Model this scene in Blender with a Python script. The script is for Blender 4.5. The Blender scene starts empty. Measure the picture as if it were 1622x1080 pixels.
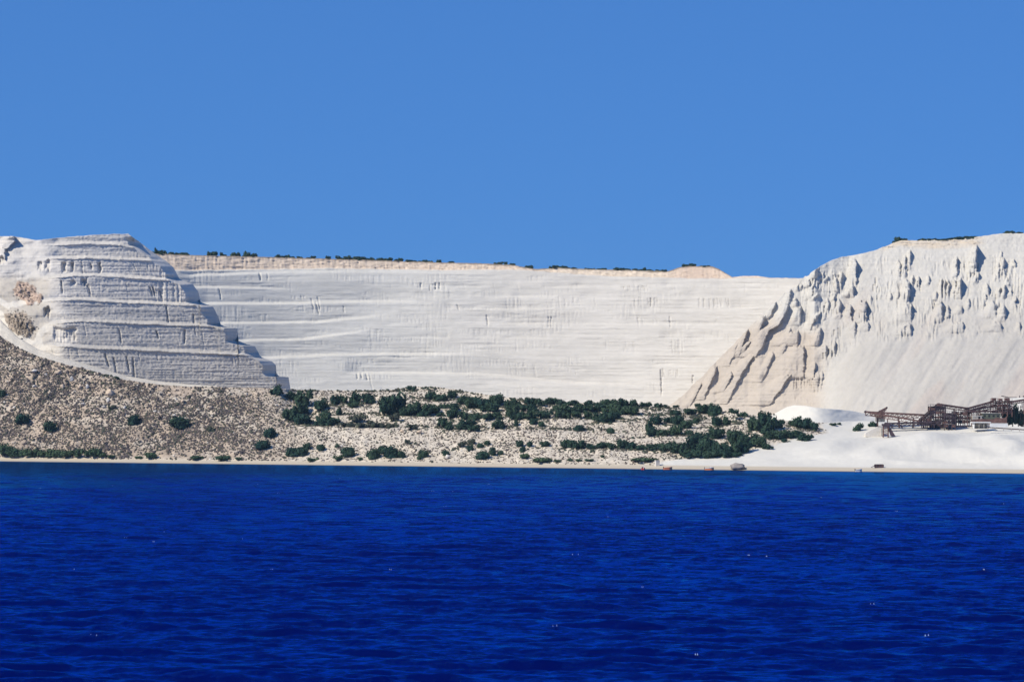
import bpy, math, random
import numpy as np
from mathutils import Vector

random.seed(7)
RS = np.random.RandomState(11)
SC = bpy.context.scene
COL = SC.collection

# ------------------------------------------------------------------ camera
CAM_H, FPX, ROLL, HORIZ = 18.0, 4553.0, math.radians(0.4), 690.0
PITCH = math.atan((HORIZ - 540.0) / FPX)
F = np.array([0, math.cos(PITCH), math.sin(PITCH)])
U0 = np.array([0, -math.sin(PITCH), math.cos(PITCH)])
R0 = np.array([1.0, 0, 0])
RV = R0 * math.cos(ROLL) + U0 * math.sin(ROLL)
UV = U0 * math.cos(ROLL) - R0 * math.sin(ROLL)
cam = bpy.data.cameras.new('camera')
cam.sensor_fit = 'HORIZONTAL'
cam.sensor_width = 36.0
cam.lens = 36.0 * FPX / 1622.0
cam.clip_start, cam.clip_end = 1.0, 30000.0
camo = bpy.data.objects.new('camera', cam)
COL.objects.link(camo)
from mathutils import Matrix
camo.matrix_world = Matrix(((RV[0], UV[0], -F[0], 0), (RV[1], UV[1], -F[1], 0), (RV[2], UV[2], -F[2], CAM_H), (0, 0, 0, 1)))
SC.camera = camo

# ------------------------------------------------------------------ sky, sun, exposure
SUN_EL, SUN_AZ = math.radians(42), math.radians(60)      # azimuth: left of straight behind the camera
SUND = Vector((-math.sin(SUN_AZ) * math.cos(SUN_EL), -math.cos(SUN_AZ) * math.cos(SUN_EL), math.sin(SUN_EL)))
w = bpy.data.worlds.new('World'); SC.world = w; w.use_nodes = True
nt = w.node_tree; nt.nodes.clear()
sky = nt.nodes.new('ShaderNodeTexSky'); sky.sky_type = 'NISHITA'; sky.sun_disc = False
sky.sun_elevation = SUN_EL
sky.sun_rotation = math.atan2(SUND.x, SUND.y)
sky.altitude = 2500; sky.air_density = 1.0; sky.dust_density = 0.0; sky.ozone_density = 4.0
mul = nt.nodes.new('ShaderNodeMix'); mul.data_type = 'RGBA'; mul.blend_type = 'MULTIPLY'
mul.inputs['Factor'].default_value = 1.0
mul.inputs['B'].default_value = (0.53, 1.46, 3.32, 1)
gam = nt.nodes.new('ShaderNodeGamma'); gam.inputs['Gamma'].default_value = 0.35     # the even, polarised blue of the photograph, all over the sky
bg = nt.nodes.new('ShaderNodeBackground'); bg.inputs['Strength'].default_value = 0.10
out = nt.nodes.new('ShaderNodeOutputWorld')
nt.links.new(sky.outputs[0], gam.inputs['Color']); nt.links.new(gam.outputs[0], mul.inputs['A']); nt.links.new(mul.outputs['Result'], bg.inputs['Color'])
nt.links.new(bg.outputs[0], out.inputs['Surface'])
sun = bpy.data.lights.new('sun', 'SUN'); sun.energy = 5.0; sun.angle = math.radians(0.5); sun.color = (1.0, 0.935, 0.80)
suno = bpy.data.objects.new('sun', sun); COL.objects.link(suno)
suno.rotation_euler = SUND.to_track_quat('Z', 'Y').to_euler()
suno.location = (0, 0, 400)
SC.view_settings.view_transform = 'Standard'
SC.view_settings.look = 'None'
SC.view_settings.exposure = 0.0
SC.view_settings.gamma = 1.0
SC.view_settings.use_curve_mapping = False
SC.cycles.max_bounces = 6
SC.cycles.use_denoising = True

# ------------------------------------------------------------------ helpers
def tag(o, label=None, cat=None, group=None, kind=None):
    if label: o['label'] = label
    if cat: o['category'] = cat
    if group: o['group'] = group
    if kind: o['kind'] = kind
    return o

def at(px, py, Y):
    """points (arrays allowed) on the ground plan: depth Y metres, seen at photo pixel px, py"""
    px, py, Y = np.broadcast_arrays(np.asarray(px, float), np.asarray(py, float), np.asarray(Y, float))
    a = (px - 811.0) / FPX; b = (540.0 - py) / FPX
    d = F + a[..., None] * RV + b[..., None] * UV
    p = d * (Y / d[..., 1])[..., None]
    p = p.copy(); p[..., 2] += CAM_H
    return p

def sea_depth(px, py):
    a = (np.asarray(px, float) - 811.0) / FPX; b = (540.0 - np.asarray(py, float)) / FPX
    d = F + a[..., None] * RV + b[..., None] * UV
    return -CAM_H / d[..., 2] * d[..., 1]

def poly(pts, x):
    p = np.array(pts, float)
    return np.interp(x, p[:, 0], p[:, 1])

def spoly(pts, x, r=45.0):
    return sum(poly(pts, np.asarray(x, float) + r * k) * wk for k, wk in ((-1, .1), (-.66, .15), (-.33, .18), (0, .14), (.33, .18), (.66, .15), (1, .1)))

def sst(a, b, x):
    t = np.clip((x - a) / (b - a), 0, 1)
    return t * t * (3 - 2 * t)

_tab = [np.random.RandomState(s).rand(256, 256) for s in range(12)]
def vn(x, y, s=0):
    x, y = np.broadcast_arrays(np.asarray(x, float), np.asarray(y, float))
    T = _tab[s % 12]; x = x + s * 37.7; y = y + s * 91.3
    xi = np.floor(x).astype(int); yi = np.floor(y).astype(int)
    fx = x - xi; fy = y - yi
    fx = fx * fx * (3 - 2 * fx); fy = fy * fy * (3 - 2 * fy)
    a = T[xi & 255, yi & 255]; b = T[(xi + 1) & 255, yi & 255]
    c = T[xi & 255, (yi + 1) & 255]; d = T[(xi + 1) & 255, (yi + 1) & 255]
    return (a * (1 - fx) + b * fx) * (1 - fy) + (c * (1 - fx) + d * fx) * fy
def fbm(x, y, s=0, o=4):
    v = 0; amp = 0.5
    for k in range(o):
        v = v + amp * (vn(x * 2 ** k, y * 2 ** k, s + k) - 0.5); amp *= 0.55
    return v * 2

def mesh_obj(name, V, Fc, mat, parent=None, col=None, smooth=False):
    me = bpy.data.meshes.new(name)
    V = np.asarray(V, np.float32).reshape(-1, 3)
    if isinstance(Fc, np.ndarray):
        n = len(Fc); k = Fc.shape[1]
        me.vertices.add(len(V)); me.vertices.foreach_set('co', V.ravel())
        me.loops.add(n * k); me.loops.foreach_set('vertex_index', Fc.astype(np.int32).ravel())
        me.polygons.add(n); me.polygons.foreach_set('loop_start', np.arange(0, n * k, k, dtype=np.int32))
        me.polygons.foreach_set('loop_total', np.full(n, k, np.int32))
        me.update(calc_edges=True)
    else:
        me.from_pydata(V.tolist(), [], Fc)
    if smooth:
        me.polygons.foreach_set('use_smooth', np.ones(len(me.polygons), bool))
    if col is not None:
        at_ = me.color_attributes.new('tint', 'FLOAT_COLOR', 'POINT')
        c4 = np.ones((len(V), 4), np.float32); c4[:, :3] = np.asarray(col).reshape(-1, 3)
        at_.data.foreach_set('color', c4.ravel())
    me.materials.append(mat)
    me.validate()
    o = bpy.data.objects.new(name, me); COL.objects.link(o)
    if parent: o.parent = parent
    return o

def grid_faces(nr, nc, mask=None):
    i = np.arange(nr * nc).reshape(nr, nc)
    q = np.stack([i[:-1, :-1], i[1:, :-1], i[1:, 1:], i[:-1, 1:]], -1)
    if mask is not None: return q[mask]
    return q.reshape(-1, 4)

# ------------------------------------------------------------------ materials
def base_mat(name, rough=0.9, spec=0.2):
    m = bpy.data.materials.new(name); m.use_nodes = True
    b = m.node_tree.nodes['Principled BSDF']
    b.inputs['Roughness'].default_value = rough
    b.inputs['Specular IOR Level'].default_value = spec
    return m, m.node_tree, b

def tinted(name, scale, contrast, bump_scale=(1, 1, 1), bump=0.5, dist=0.5, detail=5, rough=0.95):
    """rock or soil: the albedo of each place (attribute 'tint') times fine grain, plus fine relief"""
    m, t, b = base_mat(name, rough, 0.1)
    a = t.nodes.new('ShaderNodeAttribute'); a.attribute_name = 'tint'
    tc = t.nodes.new('ShaderNodeTexCoord')
    mp = t.nodes.new('ShaderNodeMapping'); mp.inputs['Scale'].default_value = bump_scale
    n = t.nodes.new('ShaderNodeTexNoise'); n.inputs['Scale'].default_value = scale
    n.inputs['Detail'].default_value = detail; n.inputs['Roughness'].default_value = 0.65
    r = t.nodes.new('ShaderNodeMapRange')
    r.inputs['From Min'].default_value = 0.25; r.inputs['From Max'].default_value = 0.75
    r.inputs['To Min'].default_value = 1 - contrast; r.inputs['To Max'].default_value = 1 + contrast
    x = t.nodes.new('ShaderNodeMix'); x.data_type = 'RGBA'; x.blend_type = 'MULTIPLY'; x.inputs['Factor'].default_value = 1
    t.links.new(tc.outputs['Object'], mp.inputs['Vector']); t.links.new(mp.outputs[0], n.inputs['Vector'])
    t.links.new(n.outputs['Fac'], r.inputs['Value'])
    t.links.new(a.outputs['Color'], x.inputs['A']); t.links.new(r.outputs[0], x.inputs['B'])
    t.links.new(x.outputs['Result'], b.inputs['Base Color'])
    bp = t.nodes.new('ShaderNodeBump'); bp.inputs['Strength'].default_value = bump; bp.inputs['Distance'].default_value = dist
    t.links.new(n.outputs['Fac'], bp.inputs['Height']); t.links.new(bp.outputs[0], b.inputs['Normal'])
    return m

def plain(name, c, var=0.25, scale=0.6, rough=0.8, spec=0.25, metal=0.0):
    m, t, b = base_mat(name, rough, spec)
    b.inputs['Metallic'].default_value = metal
    tc = t.nodes.new('ShaderNodeTexCoord')
    n = t.nodes.new('ShaderNodeTexNoise'); n.inputs['Scale'].default_value = scale; n.inputs['Detail'].default_value = 4
    r = t.nodes.new('ShaderNodeMapRange')
    r.inputs['From Min'].default_value = 0.3; r.inputs['From Max'].default_value = 0.7
    r.inputs['To Min'].default_value = 1 - var; r.inputs['To Max'].default_value = 1 + var
    x = t.nodes.new('ShaderNodeMix'); x.data_type = 'RGBA'; x.blend_type = 'MULTIPLY'; x.inputs['Factor'].default_value = 1
    x.inputs['A'].default_value = (*c, 1)
    t.links.new(tc.outputs['Object'], n.inputs['Vector']); t.links.new(n.outputs['Fac'], r.inputs['Value'])
    t.links.new(r.outputs[0], x.inputs['B']); t.links.new(x.outputs['Result'], b.inputs['Base Color'])
    return m

def leaf_mat(name, c1, c2):
    m, t, b = base_mat(name, 0.75, 0.15)
    oi = t.nodes.new('ShaderNodeObjectInfo')
    geo = t.nodes.new('ShaderNodeNewGeometry')
    ad = t.nodes.new('ShaderNodeMath'); ad.operation = 'MULTIPLY_ADD'
    ad.inputs[1].default_value = 0.45; 
    t.links.new(geo.outputs['Random Per Island'], ad.inputs[0])
    ml = t.nodes.new('ShaderNodeMath'); ml.operation = 'MULTIPLY'; ml.inputs[1].default_value = 0.5
    t.links.new(oi.outputs['Random'], ml.inputs[0]); t.links.new(ml.outputs[0], ad.inputs[2])
    x = t.nodes.new('ShaderNodeMix'); x.data_type = 'RGBA'
    x.inputs['A'].default_value = (*c1, 1); x.inputs['B'].default_value = (*c2, 1)
    t.links.new(ad.outputs[0], x.inputs['Factor']); t.links.new(x.outputs['Result'], b.inputs['Base Color'])
    return m

M = {}
M['pumice'] = tinted('pumice', 0.35, 0.05, (0.5, 0.5, 2.2), 0.35, 0.6)
M['pumice_cliff'] = tinted('pumice_cliff', 0.25, 0.06, (1.3, 1.3, 0.8), 0.45, 0.8)
M['sand'] = tinted('sand', 0.3, 0.04, (1, 1, 1), 0.25, 0.5)
M['soil'] = tinted('soil', 0.5, 0.22, (1, 1, 1), 0.6, 0.6)
M['scrub'] = tinted('scrub', 1.2, 0.35, (1, 1, 1), 0.6, 0.3)
M['stone'] = tinted('stone', 0.9, 0.18, (1, 1, 1), 0.6, 0.3)
M['leaf'] = leaf_mat('leaf', (0.010, 0.038, 0.030), (0.050, 0.082, 0.042))
M['leaf_grey'] = leaf_mat('leaf_grey', (0.05, 0.062, 0.045), (0.095, 0.10, 0.065))
M['leaf_tamarisk'] = leaf_mat('leaf_tamarisk', (0.035, 0.07, 0.04), (0.07, 0.105, 0.05))
M['bark'] = plain('bark', (0.09, 0.065, 0.05), 0.3, 2)
M['rust'] = plain('rust', (0.15, 0.085, 0.072), 0.45, 0.5, 0.85, 0.2)
M['rust_dark'] = plain('rust_dark', (0.068, 0.047, 0.054), 0.45, 0.5, 0.85, 0.2)
M['belt'] = plain('belt', (0.03, 0.028, 0.028), 0.3, 1)
M['concrete'] = plain('concrete', (0.42, 0.39, 0.34), 0.15, 0.6)
M['concrete_pale'] = plain('concrete_pale', (0.66, 0.61, 0.53), 0.1, 0.8)
M['white_paint'] = plain('white_paint', (0.74, 0.73, 0.70), 0.08, 0.5)
M['olive'] = plain('olive', (0.13, 0.14, 0.10), 0.2, 0.5)
M['orange'] = plain('orange', (0.88, 0.30, 0.13), 0.1, 1, 0.45, 0.4)
M['red'] = plain('red', (0.75, 0.10, 0.07), 0.1, 1, 0.45, 0.4)
M['boat_white'] = plain('boat_white', (0.75, 0.72, 0.68), 0.06, 1, 0.45, 0.4)
M['dark'] = plain('dark', (0.03, 0.03, 0.035), 0.2, 1)

# ------------------------------------------------------------------ the lie of the land (pixel profile of each crest, metres deep)
def shore_py(px): return 730.5 + 0.01205 * px
TOPG = [(-120, 500), (-60, 512), (0, 532), (30, 551), (60, 564), (100, 576), (150, 588), (200, 602), (250, 609), (300, 612), (350, 613), (440, 615),
        (470, 617), (560, 618.5), (620, 617), (650, 613), (680, 612), (705, 614), (740, 620), (780, 626), (830, 632), (900, 637), (1000, 642), (1060, 646),
        (1130, 650), (1180, 656), (1230, 664), (1290, 670), (1330, 668), (1366, 666), (1400, 670), (1420, 671), (1450, 670), (1480, 670), (1500, 673), (1560, 674), (1622, 676), (1760, 678)]
RATE = [(-120, .62), (0, .65), (250, .75), (450, 1.0), (700, 1.2), (1000, 1.35), (1200, 1.7), (1350, 2.3), (1760, 2.4)]
TERR = [[(440, 621.5), (700, 621), (760, 626)], [(440, 633), (800, 636), (1000, 650), (1130, 657)], [(450, 645), (800, 648), (1060, 661), (1140, 667)],
        [(450, 657), (800, 661), (1060, 669), (1290, 676)], [(440, 674), (640, 678), (760, 680), (960, 684), (1060, 690), (1160, 697)]]
SANDB = [(600, 1320), (664, 1318), (676, 1300), (686, 1305), (695, 1270), (703, 1232), (712, 1196), (722, 1110), (730, 1060), (738, 1035), (760, 1030)]
def ground_depth(px, py):
    px = np.asarray(px, float); py = np.asarray(py, float)
    s = shore_py(px); ds = sea_depth(px, s)
    t = s - py
    d = ds + np.clip(t, -99, 5) * 2.4 + poly(RATE, px) * np.maximum(t - 5, 0)
    m = sst(430, 480, px) * (1 - sst(1130, 1200, px))
    for b in TERR:
        bp = poly(b, px) + 1.2 * fbm(px / 30, px * 0 + b[0][1], 2, 3)
        k = sst(b[0][0] - 10, b[0][0] + 15, px) * (1 - sst(b[-1][0] - 15, b[-1][0] + 10, px))
        d = d + m * k * 5.5 * sst(1.2, -0.8, py - bp)
    land = sst(4, 12, t)
    rough = fbm(px / 40, py / 28, 1, 4) * 5 + fbm(px / 9, py / 6, 4, 3) * 1.5
    sandy = sst(-40, 30, px - poly(SANDB, py))
    d = d + land * rough * (1 - 0.8 * sandy)
    # slanting runnels on the steep left slope
    d = d + land * (1 - sst(200, 420, px)) * 2.2 * fbm((px + py * 0.8) / 12, (py - px * .5) / 70, 6, 3)
    # heaps and banks of white sand on the right
    for (cx, cy, wx, wy, P) in ((1475, 702, 70, 16, 16), (1585, 715, 45, 16, 14), (1600, 690, 60, 8, 8), (1385, 690, 35, 9, 7), (1300, 712, 60, 14, 10), (1540, 728, 80, 7, 7), (1390, 725, 70, 8, 6)):
        q = ((px - cx) / wx) ** 2 + ((py - cy) / wy) ** 2
        d = d - .8 * P * np.exp(-q) * sst(1180, 1290, px)
    d = d + sandy * land * 7 * fbm((px + 2.2 * py) / 90, py / 22, 8, 3)
    return d

def sheet(name, px, top, bot, nr, depth_fn, col_fn, mat, skirt=((8, -.5), (50, -3), (120, -10)), kind='structure', smooth=False):
    v = np.linspace(0, 1, nr)[:, None]
    PX = np.repeat(px[None, :], nr, 0)
    PY = top[None, :] + v * (bot - top)[None, :]
    D = depth_fn(PX, PY)
    P = at(PX, PY, D)
    C = col_fn(PX, PY)
    rows = []; cols = []
    for dy, dz in reversed(skirt):
        r = P[0].copy(); r[:, 0] *= (r[:, 1] + dy) / r[:, 1]; r[:, 1] += dy; r[:, 2] += dz
        rows.append(r); cols.append(C[0])
    P = np.concatenate([np.array(rows), P]); C = np.concatenate([np.array(cols), C])
    o = mesh_obj(name, P, grid_faces(P.shape[0], P.shape[1]), mat, col=C, smooth=smooth)
    o['kind'] = kind
    return o

# ---- near ground: scrub slope, beach and sand flat share one relief
gpx = np.arange(-120, 1760, 1.55)
def build_ground():
    top = poly(TOPG, gpx) + fbm(gpx / 8, gpx * 0, 3, 3) * 0.8
    sh = shore_py(gpx)
    nr = 165
    v = np.concatenate([np.linspace(0, 1, nr), [1.012, 1.03, 1.06]])[:, None]
    PX = np.repeat(gpx[None], len(v), 0); PY = top[None] + v * (sh - top)[None]
    D = ground_depth(PX, PY)
    P = at(PX, PY, D)
    # soft mounds, dozer ridges and hollows of the stockyard
    yard = sst(1215, 1300, PX + 25 * fbm(PY / 12, PX / 40, 3, 2)) * sst(683, 692, PY) * sst(7, 16, shore_py(PX) - PY)
    Zr = 1.7 * fbm((PX + 1.6 * PY) / 90, PY / 15, 8, 2) + .12 * fbm(PX / 9, PY / 4, 5, 3)
    for (cx, cy, wx, wy, A, sk) in ((1462, 702, 55, 13, 3.4, .10), (1530, 720, 45, 8, 2.2, -.05), (1605, 712, 38, 12, 3.4, -.12), (1580, 697, 40, 6, 1.6, .05), (1395, 716, 45, 9, 2.2, .1), (1330, 705, 40, 9, 1.8, .12), (1440, 733, 60, 5, 1.0, 0), (1650, 730, 60, 8, 2, 0)):
        q = ((PX - cx) / wx) ** 2 + ((PY - cy + sk * (PX - cx)) / wy) ** 2
        Zr = Zr + 1.5 * A * np.exp(-q * 1.1)
    P[..., 2] += yard * Zr
    sand = np.array([0.62, 0.59, 0.525]); soil = np.array([0.56, 0.485, 0.385]); beach = np.array([0.50, 0.43, 0.33])
    brown = np.array([0.36, 0.285, 0.215])
    n1 = fbm(PX / 60, PY / 30, 5, 4)
    leftness = (1 - sst(330, 560, PX + 60 * n1)) * sst(-16, -2, -(PY - shore_py(PX) + 16))
    C = soil[None, None] * (1 + 0.35 * fbm(PX / 7, PY / 5, 7, 3))[..., None]
    C = C * (1 - 0.9 * leftness[..., None]) + brown * (0.9 * leftness * (1 + 0.5 * fbm(PX / 10, PY / 6, 8, 3)))[..., None]
    paler = sst(.05, .35, fbm(PX / 50, PY / 14, 9, 3)) * 0.4
    C = C * (1 - paler[..., None]) + np.array([.57, .51, .42]) * paler[..., None]
    sb = sst(-10, 8, PX - poly(SANDB, PY) + 14 * fbm(PX / 14, PY / 8, 2, 3))
    C = C * (1 - sb[..., None]) + sand * sb[..., None] * (1 + .06 * fbm(PX / 30, PY / 8, 3, 3))[..., None]
    bm = sst(8, 5.2, shore_py(PX) - PY)
    wet = sst(1.6, 0.2, shore_py(PX) - PY)
    C = C * (1 - bm[..., None]) + beach * bm[..., None]
    C = C * (1 - 0.55 * wet[..., None])
    for_skirt = [(200, -22), (70, -10), (12, -1)]
    R = []
    for dy, dz in for_skirt:
        r = P[0].copy(); r[:, 0] *= (r[:, 1] + dy) / r[:, 1]; r[:, 1] += dy; r[:, 2] += dz; R.append(r)
    P = np.concatenate([np.array(R), P]); C = np.concatenate([C[:1]] * 3 + [C])
    PXf = np.concatenate([PX[:1]] * 3 + [PX]); PYf = np.concatenate([PY[:1]] * 3 + [PY])
    cx = PXf[:-1, :-1]; cy = PYf[:-1, :-1]
    isb = (shore_py(cx) - cy) < 6.2
    iss = (~isb) & (cx > poly(SANDB, cy))
    for nm, mk, mt in (('beach', isb, M['sand']), ('sand_flat', iss, M['sand']), ('scrub_slope', ~(isb | iss), M['soil'])):
        f = grid_faces(P.shape[0], P.shape[1], mk)
        u, inv = np.unique(f, return_inverse=True)
        o = mesh_obj(nm, P.reshape(-1, 3)[u], inv.reshape(f.shape), mt, col=C.reshape(-1, 3)[u], smooth=True)
        o['kind'] = 'structure'
build_ground()

# ---- helpers for rock relief: buttresses standing out of a face, slots cut into it
def buttress(px, py, H, edge, w, P, soft=1.0, hold=0.0):
    """edge: polyline (x, y) of the sharp right-hand edge from top to bottom; w width to the left; P metres proud"""
    e = np.array(edge, float)
    y0, y1 = e[0, 1], e[-1, 1]
    c0 = int(np.searchsorted(px[0], e[:, 0].min() - w * 1.3 - 4)); c1 = int(np.searchsorted(px[0], e[:, 0].max() + 4))
    if c1 <= c0: return
    X = px[:, c0:c1]; Y = py[:, c0:c1]
    t = (Y - y0) / (y1 - y0)
    jag = 2.2 * fbm(Y / 6, Y * 0 + y0, 3, 3)
    xe = np.interp(Y, e[:, 1], e[:, 0]) + jag
    top = y0 + 5 * fbm(X / 3.4, X * 0 + y1, 5, 2)
    tt = (Y - top) / (y1 - y0)
    right = sst(-soft, 0.0, xe - X)
    wt = w * (.38 + .75 * np.clip(t, 0, 1)); left = 1 - sst(0.35 * wt, 1.05 * wt, xe - X)
    V = sst(-0.02, 0.07, tt) * np.clip(1 - t, 0, 1) ** (0.8 if not hold else hold)
    h = P * right * left * V
    H[:, c0:c1] = np.maximum(H[:, c0:c1], h)

def slot(px, py, S, x, y0, y1, w=1.6, d=3.0, slant=0.0):
    c0 = int(np.searchsorted(px[0], x - w * 2 - abs(slant) - 4)); c1 = int(np.searchsorted(px[0], x + w * 2 + abs(slant) + 4))
    if c1 <= c0: return
    X = px[:, c0:c1]; Y = py[:, c0:c1]
    t = (Y - y0) / (y1 - y0)
    xc = x + slant * t + 0.8 * fbm(Y / 4, Y * 0 + x, 2, 2)
    s = d * np.clip(1 - np.abs(X - xc) / w, 0, 1) ** 0.6 * sst(-.04, .06, t) * (1 - sst(.8, 1.05, t))
    S[:, c0:c1] = np.maximum(S[:, c0:c1], s)

# ---- left quarry block with its benches
L_TOP = [(-120, 366), (-60, 370), (0, 374.5), (22, 374), (30, 376), (58, 380.5), (100, 376), (150, 372), (185, 370.5), (203, 370.5), (222, 384), (243, 400), (262, 413), (275, 424), (284, 441), (292, 445),
         (305, 450), (314, 462), (318, 478), (328, 482), (338, 486), (345, 500), (350, 514), (356, 517), (376, 520), (378, 540), (391, 545), (404, 548), (411, 562), (415, 566),
         (430, 572), (437, 578), (438, 591), (442, 596), (457, 597), (460, 616), (463, 640)]
L_B = [[(60, 389), (160, 386), (225, 392)], [(-60, 424), (20, 415), (60, 409), (150, 409), (230, 412), (290, 419)], [(20, 446), (60, 440), (150, 436), (230, 441), (315, 447)],
       [(40, 480), (80, 476), (130, 474), (200, 479), (325, 484)], [(60, 514), (130, 508), (200, 512), (350, 517)], [(60, 545), (130, 550), (200, 553), (390, 562)]]
L_START = [70, 40, 30, 75, 70, 75]
lt = np.array(L_TOP, float)
def left_depth(px, py):
    foot = poly(TOPG, px) + 8
    df = ground_depth(px, np.minimum(poly(TOPG, px), 700)) * 0 + poly([(-120, 1945), (0, 1950), (200, 1972), (460, 2010)], px)
    h = foot - py
    smooth_left = 1 - sst(60, 100, px + 10 * fbm(py / 20, py * 0, 3, 3))
    d = df + h * 0.085
    for k, b in enumerate(L_B):
        bp = poly(b, px) + 2.0 * fbm(px / 22, px * 0 + k * 7, 1, 4)
        m = 1 - smooth_left
        lip = np.clip((0.4 - (py - bp)) / 3.4, 0, 1); d = d + m * .3 * np.clip(.4 + fbm(px / 9, py * 0 + k, 5, 3), 0, 1) * np.exp(-((py - bp - 2.4) / 1.5) ** 2)
        d = d + m * (13 if k else 8) * lip
        # foot of each face is buried by a little spill
        d = d - m * 1.4 * sst(-5, 0, (py - bp)) * sst(2, 0, py - bp)
    # the dirt slopes at the left end: one even ramp instead of steps
    d = d + smooth_left * h * 0.33 + .55 * 22 * np.log1p(np.exp(np.clip((66 - np.maximum(px, -20) + 16 * fbm(py / 26, px / 60, 7, 3)) / 22, -20, 20)))
    # right-hand end of the block turns away
    xs = np.interp(py, lt[9:, 1], lt[9:, 0])
    wdt = 21 + 9 * fbm(py / 9, py * 0, 4, 2)
    e = np.clip((px - xs + wdt) / wdt, 0, 1)
    d = d + 58 * e ** 1.35 * sst(376, 384, py)
    # rock relief
    S = np.zeros_like(px); H = np.zeros_like(px)
    for (x0, x1, y0, y1, dd) in ((61, 67, 414, 428, 3), (71, 79, 413, 428, 3.5), (99, 105, 414, 431, 4), (113, 117, 416, 431, 4), (143, 147, 416, 427, 3), (156, 160, 416, 431, 4),
                                 (70, 79, 487, 502, 6), (85, 120, 519, 540, 3.0), (-4, 6, 405, 416, 8), (113, 120, 444, 453, 3), (130, 138, 441, 451, 4)):
        rx = sst(x0 - 2, x0 + 2, px + 3 * fbm(py / 7, px / 9, 2, 2)) * (1 - sst(x1 - 1.5, x1 + 1.5, px + 3 * fbm(py / 6, px / 8, 3, 2)))
        ry = sst(y0 - 2, y0 + 3, py + 5 * fbm(px / 3, py * 0, 4, 2)) * (1 - sst(y1 - 4, y1 + 2, py + 6 * fbm(px / 3, py * 0, 6, 2)))
        S = np.maximum(S, dd * rx * ry * (1 - .75 * np.abs(fbm(px / 2.4, py / 30, 8, 2))))
    rr = np.random.RandomState(5)
    for k in range(20):
        b = L_B[rr.randint(1, 6)]; x = rr.uniform(75, 380)
        y0 = poly(b, x) + rr.uniform(2, 8)
        slot(px, py, S, x, y0, y0 + rr.uniform(10, 28), rr.uniform(.9, 1.4), rr.uniform(.3, 1.1), rr.uniform(0, 4))
    for (x, y0, y1, sl) in ((97, 444, 466, 2), (137, 446, 470, 6), (140, 449, 470, 4), (237, 454, 470, 5), (242, 454, 469, 3), (252, 460, 474, 5), (263, 484, 513, 4), (306, 498, 513, 1), (189, 522, 545, 3),
                            (248, 524, 537, 3), (293, 522, 545, -1), (166, 560, 582, 7), (180, 566, 592, 4), (200, 564, 590, 5), (210, 566, 600, 3), (8, 560, 590, 3)):
        slot(px, py, S, x, y0, y1, 1.6, 2.4, sl)
    # fluted end faces
    fl = np.abs(fbm(px / 4.5, py / 60, 7, 2))
    d = d + 2.2 * fl * sst(235, 262, px) * sst(412, 418, py) * (1 - sst(478, 484, py))
    buttress(px, py, H, ((22, 374), (23, 382), (14, 392), (6, 396)), 40, 9, hold=.4)
    buttress(px, py, H, ((6, 392), (8, 410), (4, 420)), 22, 8)
    strata = fbm(px / 70, py / 2.0, 6, 3) * 0.7 + fbm(px / 14, py / 6, 9, 2) * 0.25 + fbm(px / 2.6, py / 1.6, 3, 2) * .45
    vert = fbm(px / 2.6, py / 22, 10, 2) * 0.16
    facey = sst(70, 110, px)
    d = d + S - H + (strata + vert) * (0.55 + 0.45 * facey) + (1 - facey) * 1.2 * fbm(px / 18, py / 12, 3, 3)
    # rough brown outcrops left in the haul roads
    for (cx, cy, wx, wy) in ((43, 466, 22, 17), (33, 513, 24, 22)):
        q = ((px - cx) / wx) ** 2 + ((py - cy - .35 * (px - cx)) / wy) ** 2 + .9 * fbm(px / 9, py / 8, 4, 2)
        d = d - 2.6 * np.clip(1 - q, 0, 1) ** .8 * (1 + 1.2 * fbm(px / 3.5, py / 4, 2, 3))
    return d
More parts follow.
